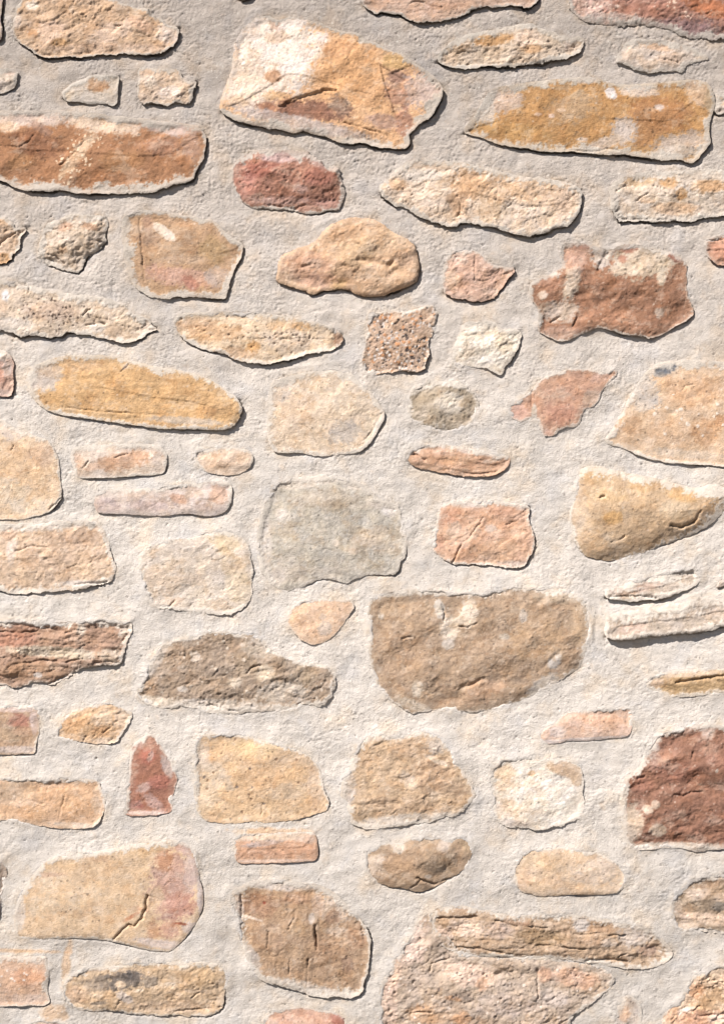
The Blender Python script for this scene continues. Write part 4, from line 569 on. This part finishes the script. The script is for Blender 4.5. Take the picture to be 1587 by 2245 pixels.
G = 2.0                                         # mesh step in wall units, just under two millimetres
def build_stone(S):
    x0, y0, x1, y1 = S['box']; pad = 9
    # beyond the image frame the outline is only continued a little; a coarser step would show, keep one step
    xs = np.arange(x0 - pad, x1 + pad + G, G); ys = np.arange(y0 - pad, y1 + pad + G, G)
    x, y = np.meshgrid(xs, ys); x = x.astype(np.float32); y = y.astype(np.float32)
    d = stone_d(S, x, y)
    gy, gx = np.gradient(d, G); gl = np.sqrt(gx * gx + gy * gy) + 1e-6
    # pull the rim vertices onto the outline
    ins = d > 0
    cell = ins[:-1, :-1] | ins[1:, :-1] | ins[:-1, 1:] | ins[1:, 1:]
    out = ~ins
    step = np.where(out, np.clip(-d / gl, 0, 2.2 * G), 0) / gl
    px = x + gx * step; py = y + gy * step
    dd = np.maximum(d, 0)
    # smooth normals of the outline for the smear
    sd = dd
    H = stone_base(S, px, py)
    side = -(gx * .55 + gy * .83) / gl                    # 1 on the edge turned away from the sun
    proud = sstep(1.2, 4.2, H) * (.25 + .75 * sstep(-.5, .3, side)) if S['h'][0] < 4 else sstep(1.2, 4.2, H)
    er = S.get('er', 8) * (1.9 - .9 * proud); k = .55 + (S.get('k', .3) - .55) * proud
    rel = relief(S, px, py)
    t = np.clip(dd / er, 0, 1)
    # k = how much of the height is lost at the very rim, the rest is a broken vertical edge
    if S.get('k', 0) >= .65: k = .45 + (S['k'] - .45) * sstep(-.3, .3, side); er = S['er']; t = np.clip(dd / er, 0, 1)
    edge = 1 - k * (1 - t) ** 2.2
    bx, by = (x0 + x1) / 2, (y0 + y1) / 2
    dm = max(d.max(), 1)
    dome = S.get('dome', 0) * (1 - (1 - np.clip(dd / (dm * .9), 0, 1)) ** 2)
    h = (np.maximum(H, 0) * .66 + .55 * np.maximum(H - 5, 0) + 1.6 + 2.1 * (1 - proud)) * edge + np.minimum(H, 0) + dome + np.where(rel < 0, rel * (.08 + .92 * t), rel * (.35 + .65 * t))
    # ledges and cracks
    for t_ in S.get('led', ()):
        tok = t_.split(); dep = float(tok[0]); body = ' '.join(tok[1:]); sh = tok[1]
        a, b = body.split('|'); line = outline(a); poly = np.vstack([line, outline(sh + ' ' + b)])
        ds = seg_dist(px, py, line, False) + 2.5 * fbm(px, py, 14, 3, S['seed'] + 80)
        inn = sstep(-.5, 2.5, np.where(inside(px, py, poly), ds, -ds))
        h -= dep * inn * np.exp(-np.maximum(ds, 0) / 42) * inside(px, py, poly)
    dark = np.zeros_like(h)
    for t_ in S.get('cr', ()):
        tok = t_.split(); dep, wid = float(tok[0]), float(tok[1])
        ds = seg_dist(px + 3.5 * fbm(px, py, 13, 3, S['seed'] + 81), py + 3.5 * fbm(px, py, 13, 3, S['seed'] + 82), outline(' '.join(tok[2:])), False)
        vary = np.clip(.75 + 1.1 * fbm(px, py, 30, 2, S['seed'] + 83), .1, 1.3)
        h -= dep * (1.9 if wid <= 5 else .75) * vary * np.exp(-(ds / (wid * (.42 if wid <= 5 else .7))) ** 2)
        h += .18 * dep * vary * np.exp(-((ds - wid * 1.5) / wid) ** 2)
    c, e = paint(S, px, py, dd, gx / gl, gy / gl, rel)
    h = h + e
    # ---- assemble
    use = np.zeros(x.shape, bool)
    use[:-1, :-1] |= cell; use[1:, :-1] |= cell; use[:-1, 1:] |= cell; use[1:, 1:] |= cell
    idx = np.full(x.shape, -1, np.int64); idx[use] = np.arange(use.sum())
    q = np.stack([idx[1:, :-1], idx[1:, 1:], idx[:-1, 1:], idx[:-1, :-1]], -1)[cell]
    X, Y, Hh, C = px[use], py[use], h[use], c[use]
    GX, GY = (gx / gl)[use], (gy / gl)[use]
    # skirt: the broken edge that runs back into the mortar, slightly undercut
    ed = np.concatenate([q[:, [0, 1]], q[:, [1, 2]], q[:, [2, 3]], q[:, [3, 0]]])
    key = np.sort(ed, 1); kk = key[:, 0] * (len(X) + 1) + key[:, 1]
    _, inv, cnt = np.unique(kk, return_inverse=True, return_counts=True)
    be = ed[cnt[inv] == 1]
    bv = np.unique(be); n0 = len(X); m = np.full(n0, -1, np.int64); m[bv] = np.arange(len(bv))
    nb = len(bv)
    sx = [X[bv], X[bv] + GX[bv] * 1.2, X[bv] + GX[bv] * 4.5]; sy = [Y[bv], Y[bv] + GY[bv] * 1.2, Y[bv] + GY[bv] * 4.5]
    sh = [Hh[bv], Hh[bv] * .4 - 2, np.full(nb, -22.0, np.float32)]
    Xa = np.concatenate([X] + sx); Ya = np.concatenate([Y] + sy); Ha = np.concatenate([Hh] + sh); Ca = np.concatenate([C, C[bv] * .97, C[bv] * .94, C[bv] * .9])
    e0, e1 = m[be[:, 0]], m[be[:, 1]]
    sk = [np.stack([n0 + r * nb + e1, n0 + r * nb + e0, n0 + (r + 1) * nb + e0, n0 + (r + 1) * nb + e1], -1) for r in (0, 1)]
    Q = np.concatenate([q] + sk)
    S['mid'] = (bx, by)
    co = wall_xyz(Xa, Ya, Ha); org = wall_xyz(np.float64(bx), np.float64(by), np.float64(0.0))
    return make_mesh('stone', co - org, Q, lin(Ca) * ALB, MAT_STONE), org

# ------------------------------------------------------------------ the wall
wall = bpy.data.objects.new('stone_wall', None); wall.location = (0, 0, 0); col.objects.link(wall)
wall['label'] = 'rubble stone wall of mixed tan, red and grey stones set in pale mortar'
wall['category'] = 'wall'; wall['kind'] = 'thing'
def part(name, me, loc, label=None):
    o = bpy.data.objects.new(name, me); col.objects.link(o); o.parent = wall; o.location = loc
    if label: o['label'] = label
    return o

EDGE = 900.0                                     # the wall goes on this far past the view on each side
for S in STONES:
    me, org = build_stone(S)
    S['me'] = me; S['obj'] = part('stone', me, org, S['label'])

# the wall goes on: more stones around the view, turned copies of the ones above
placed = [S['box'] for S in STONES]; spare = []
order = rng.permutation(len(STONES))
LO = (-EDGE, -EDGE, GW + EDGE, GH + 640)
def free(b, gap=7):
    if b[0] < LO[0] or b[1] < LO[1] or b[2] > LO[2] or b[3] > LO[3]: return False
    for a in placed:
        if b[0] < a[2] + gap and b[2] > a[0] - gap and b[1] < a[3] + gap and b[3] > a[1] - gap: return False
    return True
cands = []
for S in STONES:
    x0, y0, x1, y1 = S['box']
    if x0 < -5 or x1 > GW + 5 or y0 < -5 or y1 > GH + 5: continue
    cands.append(S)
cands.sort(key=lambda S: -(S['box'][2] - S['box'][0]) * (S['box'][3] - S['box'][1]))
for tier, tries in ((cands[:18], 1500), (cands[18:40], 2600), (cands[40:], 4500)):
    for _ in range(tries):
        S = tier[rng.integers(len(tier))]; w, h = S['box'][2] - S['box'][0], S['box'][3] - S['box'][1]
        cx, cy = rng.uniform(LO[0] + w / 2, LO[2] - w / 2), rng.uniform(LO[1] + h / 2, LO[3] - h / 2)
        if -40 < cx < GW + 40 and -40 < cy < GH + 40: continue
        b = (cx - w / 2, cy - h / 2, cx + w / 2, cy + h / 2)
        if b[0] < GW + 25 and b[2] > -25 and b[1] < GH + 25 and b[3] > -25: continue
        if not free(b): continue
        placed.append(b); spare.append((S, cx, cy, b))
for S, cx, cy, b in spare:
    o = S['obj'].copy(); col.objects.link(o); o.parent = wall
    if 'label' in o: del o['label']
    o.location = tuple(wall_xyz(np.float64(cx), np.float64(cy), np.float64(0.0)))
    if rng.random() < .5: o.rotation_euler = (0, math.pi, 0)

# ------------------------------------------------------------------ mortar
def mortar_height(x, y, dn, eh, side):
    """dn: distance to the nearest stone (negative outside), eh: how far that stone stands out there"""
    out = np.maximum(-dn, 0)
    h = 2.0 * fbm(x, y, 170, 2, 910) + 4.6 * fbm(x, y, 85, 3, 909)
    # troweled strokes follow the stones close by and run level further off
    wx = x + 9 * fbm(x, y, 60, 2, 911); wy = y + 9 * fbm(x, y, 60, 2, 912)
    near = np.exp(-out / 22)
    h += .5 * fbm(wx * .6, wy, 14, 3, 913, .6) * (1 - .5 * near)
    h += .5 * perlin(dn / 7.5 + 1.6 * fbm(x, y, 50, 2, 914), (wx + wy) / 60, 915) * near
    rough = np.interp(y, [0, 300, 700, 1200, 1800, 2300], [1.3, 1.2, .95, .68, .68, .85]).astype(np.float32) * (.45 + 1.1 * sstep(-.25, .3, fbm(x, y, 130, 3, 916)))
    h += rough * (.55 * fbm(wx, wy * 1.2, 11, 3, 917, .85) + .95 * perlin(x / 5.0, y / 5.0, 918))
    cl = sstep(.15, .5, fbm(x, y, 38, 3, 919, .6)); h += 1.8 * cl * rough * fbm(x, y, 11, 2, 920)
    # lumps pressed against the stones, creases left by the trowel
    h += 1.5 * np.exp(-out / 26) * sstep(0, .35, fbm(x, y, 90, 2, 945)) * fbm(wx, wy, 19, 4, 946, .65)
    h += 2.2 * fbm(wx * .7, wy, 42, 3, 947, .55)
    n = perlin(wx / 34, wy / 12, 948); msk = sstep(.08, .35, fbm(x, y, 120, 3, 949, .6))
    h -= 1.5 * msk * np.exp(-(n / .07) ** 2)
    # grains of sand and small air holes
    d, _, _, r1, r2, _ = cells(x, y, 9, 921)
    h += np.where(r1 > .80, 1, 0) * 1.0 * sstep(1, .2, d / (1.4 + 2.2 * r2))
    d, _, _, r1, r2, _ = cells(x, y, 17, 926)
    h -= np.where(r1 < .10 * (1 + 2.5 * fbm(x, y, 110, 2, 927)), 1, 0) * 3.0 * sstep(1.1, .3, d / (1.2 + 2.0 * r2 * r2))
    # the mortar laps up to flush edges and is raked out under proud ones
    flush = np.clip(eh, -1, 3.0)
    low = np.maximum(1 - sstep(1.2, 4.2, eh), sstep(.25, -.5, side))
    h += 2.3 * low * np.exp(-out / 15) - 1.8 * (1 - low) * np.exp(-out / 15)
    h += np.interp(y, [0, 700, 1300, 2300], [-2.4, -1.2, .8, .5]).astype(np.float32) * np.exp(-out / 24)
    # the open joint below and beside proud stones
    gap = np.interp(y, [0, 700, 1200, 2300], [1.1, 1.0, .7, .75]).astype(np.float32) * (.25 + .75 * sstep(-.12, .2, fbm(x, y, 75, 3, 944))) * sstep(-.25, .35, side) * sstep(2.2, 4.5, eh + 1.2 * fbm(x, y, 60, 2, 940)) * (6.0 + np.clip(eh, 0, 12) * .9)
    h -= gap * sstep(2.0 + 3.8 * np.clip(.5 + 1.2 * fbm(x, y, 26, 3, 941, .6), 0, 1.6), 0, out)
    lap = dn - low * np.clip(5 + 16 * fbm(x, y, 34, 4, 942, .65), 0, 12)
    h -= 8.0 * sstep(0, 9, lap) + 3 * sstep(6, 16, dn)
    return h
def mortar_colour(x, y, dn):
    c = np.empty(x.shape + (3,), np.float32); c[:] = (238, 227.4, 216.2)
    n1 = fbm(x, y, 120, 4, 930, .6); n2 = fbm(x, y, 22, 4, 931, .65); n3 = fbm(x, y, 6, 2, 932)
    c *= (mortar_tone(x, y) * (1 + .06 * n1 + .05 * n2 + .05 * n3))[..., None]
    c = mixc(c, c * np.array([1.005, .985, .975]), np.interp(y, [0, 500, 1000], [1, .6, 0]).astype(np.float32))
    warm = fbm(x, y, 90, 4, 933, .6)
    c = mixc(c, c * np.array([1.01, .975, .93]), sstep(.05, .5, warm) * .8)
    c = mixc(c, c * np.array([.97, .985, 1.01]), sstep(.05, .5, -warm) * .8)
    st = sstep(.3, .6, fbm(x, y, 46, 4, 934, .65)); c = mixc(c, c * np.array([1.01, .965, .92]), st * .5)
    # rusty runs beside the block in the lower left
    for tok in ('E0 415 980 26 150 8', 'E0 150 905 260 14 2', 'E0 330 1290 90 60 0', 'E1 580 610 60 30 30', 'E1 280 160 260 24 0'):
        m = sstep(1.2, .5, blob(tok.split(), x, y) + .8 * n2 + .4 * n1); c = mixc(c, c * np.array([1.02, .90, .78]), m * .75)
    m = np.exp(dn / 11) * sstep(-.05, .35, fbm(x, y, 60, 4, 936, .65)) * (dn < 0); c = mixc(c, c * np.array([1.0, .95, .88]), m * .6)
    d, _, _, r1, r2, _ = cells(x, y, 8, 935)
    c = mixc(c, (238, 230, 218), ((r1 > .9) & (d < 1 + 1.4 * r2)) * .6)
    c = mixc(c, (140, 132, 124), ((r1 < .05) & (d < 1 + 1.2 * r2)) * .6)
    return c
def mortar_field(xs, ys, near_list):
    x, y = np.meshgrid(xs, ys); x = x.astype(np.float32); y = y.astype(np.float32)
    dn = np.full(x.shape, -200, np.float32); eh = np.zeros_like(x)
    for S in near_list:
        x0, y0, x1, y1 = S['box']; P = 55
        i0, i1 = np.searchsorted(xs, (x0 - P, x1 + P)); j0, j1 = np.searchsorted(ys, (y0 - P, y1 + P))
        if i1 <= i0 or j1 <= j0: continue
        sx, sy = x[j0:j1, i0:i1], y[j0:j1, i0:i1]
        d = stone_d(S, sx, sy); w = dn[j0:j1, i0:i1]; m = d > w
        w[m] = d[m]; b = stone_base(S, sx, sy); v = eh[j0:j1, i0:i1]; v[m] = b[m]
    return x, y, dn, eh
MX, MY = 90, 90
G = 2.4                                         # the mortar can do with a slightly wider step
xs = np.arange(-MX, GW + MX + G, G); ys = np.arange(-MY, GH + MY + G, G)
x, y, dn, eh = mortar_field(xs, ys, STONES)
gy, gx = np.gradient(dn, G); gl = np.sqrt(gx * gx + gy * gy) + 1e-6
side = np.where(dn > -54, -(gx * .55 + gy * .83) / gl, 0).astype(np.float32)
def blur(a, r, n=2):
    for _ in range(n):
        for ax in (0, 1):
            p = np.cumsum(np.pad(a, [(r + 1, r) if i == ax else (0, 0) for i in (0, 1)], mode='edge'), axis=ax, dtype=np.float64)
            a = ((p[2 * r + 1:] - p[:-2 * r - 1]) if ax == 0 else (p[:, 2 * r + 1:] - p[:, :-2 * r - 1])) / (2 * r + 1)
    return a.astype(np.float32)
side = blur(side, 3); eh = blur(eh, 3)
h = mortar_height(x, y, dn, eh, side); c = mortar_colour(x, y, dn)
keep = dn < 18
cell = keep[:-1, :-1] | keep[1:, :-1] | keep[:-1, 1:] | keep[1:, 1:]
use = np.zeros(x.shape, bool)
use[:-1, :-1] |= cell; use[1:, :-1] |= cell; use[:-1, 1:] |= cell; use[1:, 1:] |= cell
idx = np.full(x.shape, -1, np.int64); idx[use] = np.arange(use.sum())
q = np.stack([idx[1:, :-1], idx[1:, 1:], idx[:-1, 1:], idx[:-1, :-1]], -1)[cell]
fine = (wall_xyz(x[use], y[use], h[use]), q, lin(c[use]) * ALB)
# the mortar around the view, on a wider step
G2 = 6.5
gx_ = np.concatenate([np.arange(-EDGE - 60, -MX, G2), [xs[0]], np.arange(-MX + G2, GW + MX - 1, G2 * 2), [xs[-1]], np.arange(GW + MX + G2, GW + EDGE + 60, G2)])
gy_ = np.concatenate([np.arange(-EDGE - 60, -MY, G2), [ys[0]], np.arange(-MY + G2, GH + MY - 1, G2 * 2), [ys[-1]], np.arange(GH + MY + G2, GH / 2 + ZC / U + 20, G2)])
x, y = np.meshgrid(gx_, gy_); x = x.astype(np.float32); y = y.astype(np.float32)
dn = np.full(x.shape, -200, np.float32); eh = np.zeros_like(x)
h = mortar_height(x, y, dn, eh, np.zeros_like(x)); c = mortar_colour(x, y, dn)
cxm = (gx_[:-1] + gx_[1:]) / 2; cym = (gy_[:-1] + gy_[1:]) / 2
CX, CY = np.meshgrid(cxm, cym)
cell = ~((CX > xs[0]) & (CX < xs[-1]) & (CY > ys[0]) & (CY < ys[-1]))
use = np.zeros(x.shape, bool)
use[:-1, :-1] |= cell; use[1:, :-1] |= cell; use[:-1, 1:] |= cell; use[1:, 1:] |= cell
idx = np.full(x.shape, -1, np.int64); idx[use] = np.arange(use.sum())
q2 = np.stack([idx[1:, :-1], idx[1:, 1:], idx[:-1, 1:], idx[:-1, :-1]], -1)[cell]
co = np.concatenate([fine[0], wall_xyz(x[use], y[use], h[use])])
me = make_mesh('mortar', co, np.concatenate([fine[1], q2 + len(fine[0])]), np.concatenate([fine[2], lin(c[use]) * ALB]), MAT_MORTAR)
part('mortar', me, (0, 0, 0), 'pale grey sandy mortar filling the joints between the stones')

# the body of the wall behind the face
def box_mesh(name, x0, x1, y0, y1, z0, z1, tint, mat):
    v = np.array([(a, b, c_) for a in (x0, x1) for b in (y0, y1) for c_ in (z0, z1)], np.float64)
    f = np.array([(0, 1, 3, 2), (4, 6, 7, 5), (0, 4, 5, 1), (2, 3, 7, 6), (0, 2, 6, 4), (1, 5, 7, 3)])
    me = make_mesh(name, v, f, np.tile(np.array(tint, np.float32), (8, 1)), mat)
    me.polygons.foreach_set('use_smooth', np.zeros(6, bool)); return me
hx = (GW / 2 + EDGE + 58) * U
part('wall_core', box_mesh('wall_core', -hx, hx, .026, .50, 0.0, ZC + (GH / 2 + EDGE + 58) * U, (.36, .34, .31), MAT_MORTAR), (0, 0, 0))

# ------------------------------------------------------------------ ground in front of the wall
gm = bpy.data.materials.new('dry_earth'); gm.use_nodes = True
N = gm.node_tree.nodes; L = gm.node_tree.links
n = N.new('ShaderNodeTexNoise'); n.inputs['Scale'].default_value = 3.0; n.inputs['Detail'].default_value = 10
r = N.new('ShaderNodeValToRGB'); r.color_ramp.elements[0].color = (.10, .085, .07, 1); r.color_ramp.elements[1].color = (.20, .175, .145, 1)
tc = N.new('ShaderNodeTexCoord'); L.new(tc.outputs['Object'], n.inputs['Vector'])
L.new(n.outputs['Fac'], r.inputs['Fac']); L.new(r.outputs['Color'], N['Principled BSDF'].inputs['Base Color'])
N['Principled BSDF'].inputs['Roughness'].default_value = .95
gme = bpy.data.meshes.new('ground')
k = 41; gxs = np.linspace(-1, 1, k); gxs = np.sign(gxs) * np.abs(gxs) ** 3 * 200
gv = [(a, b, .012 * math.sin(a * 3.1) * math.cos(b * 2.3) - .012) for b in gxs for a in gxs]
gf = [(j * k + i, j * k + i + 1, (j + 1) * k + i + 1, (j + 1) * k + i) for j in range(k - 1) for i in range(k - 1)]
gme.from_pydata(gv, [], gf); gme.materials.append(gm)
go = bpy.data.objects.new('ground', gme); col.objects.link(go); go['kind'] = 'structure'
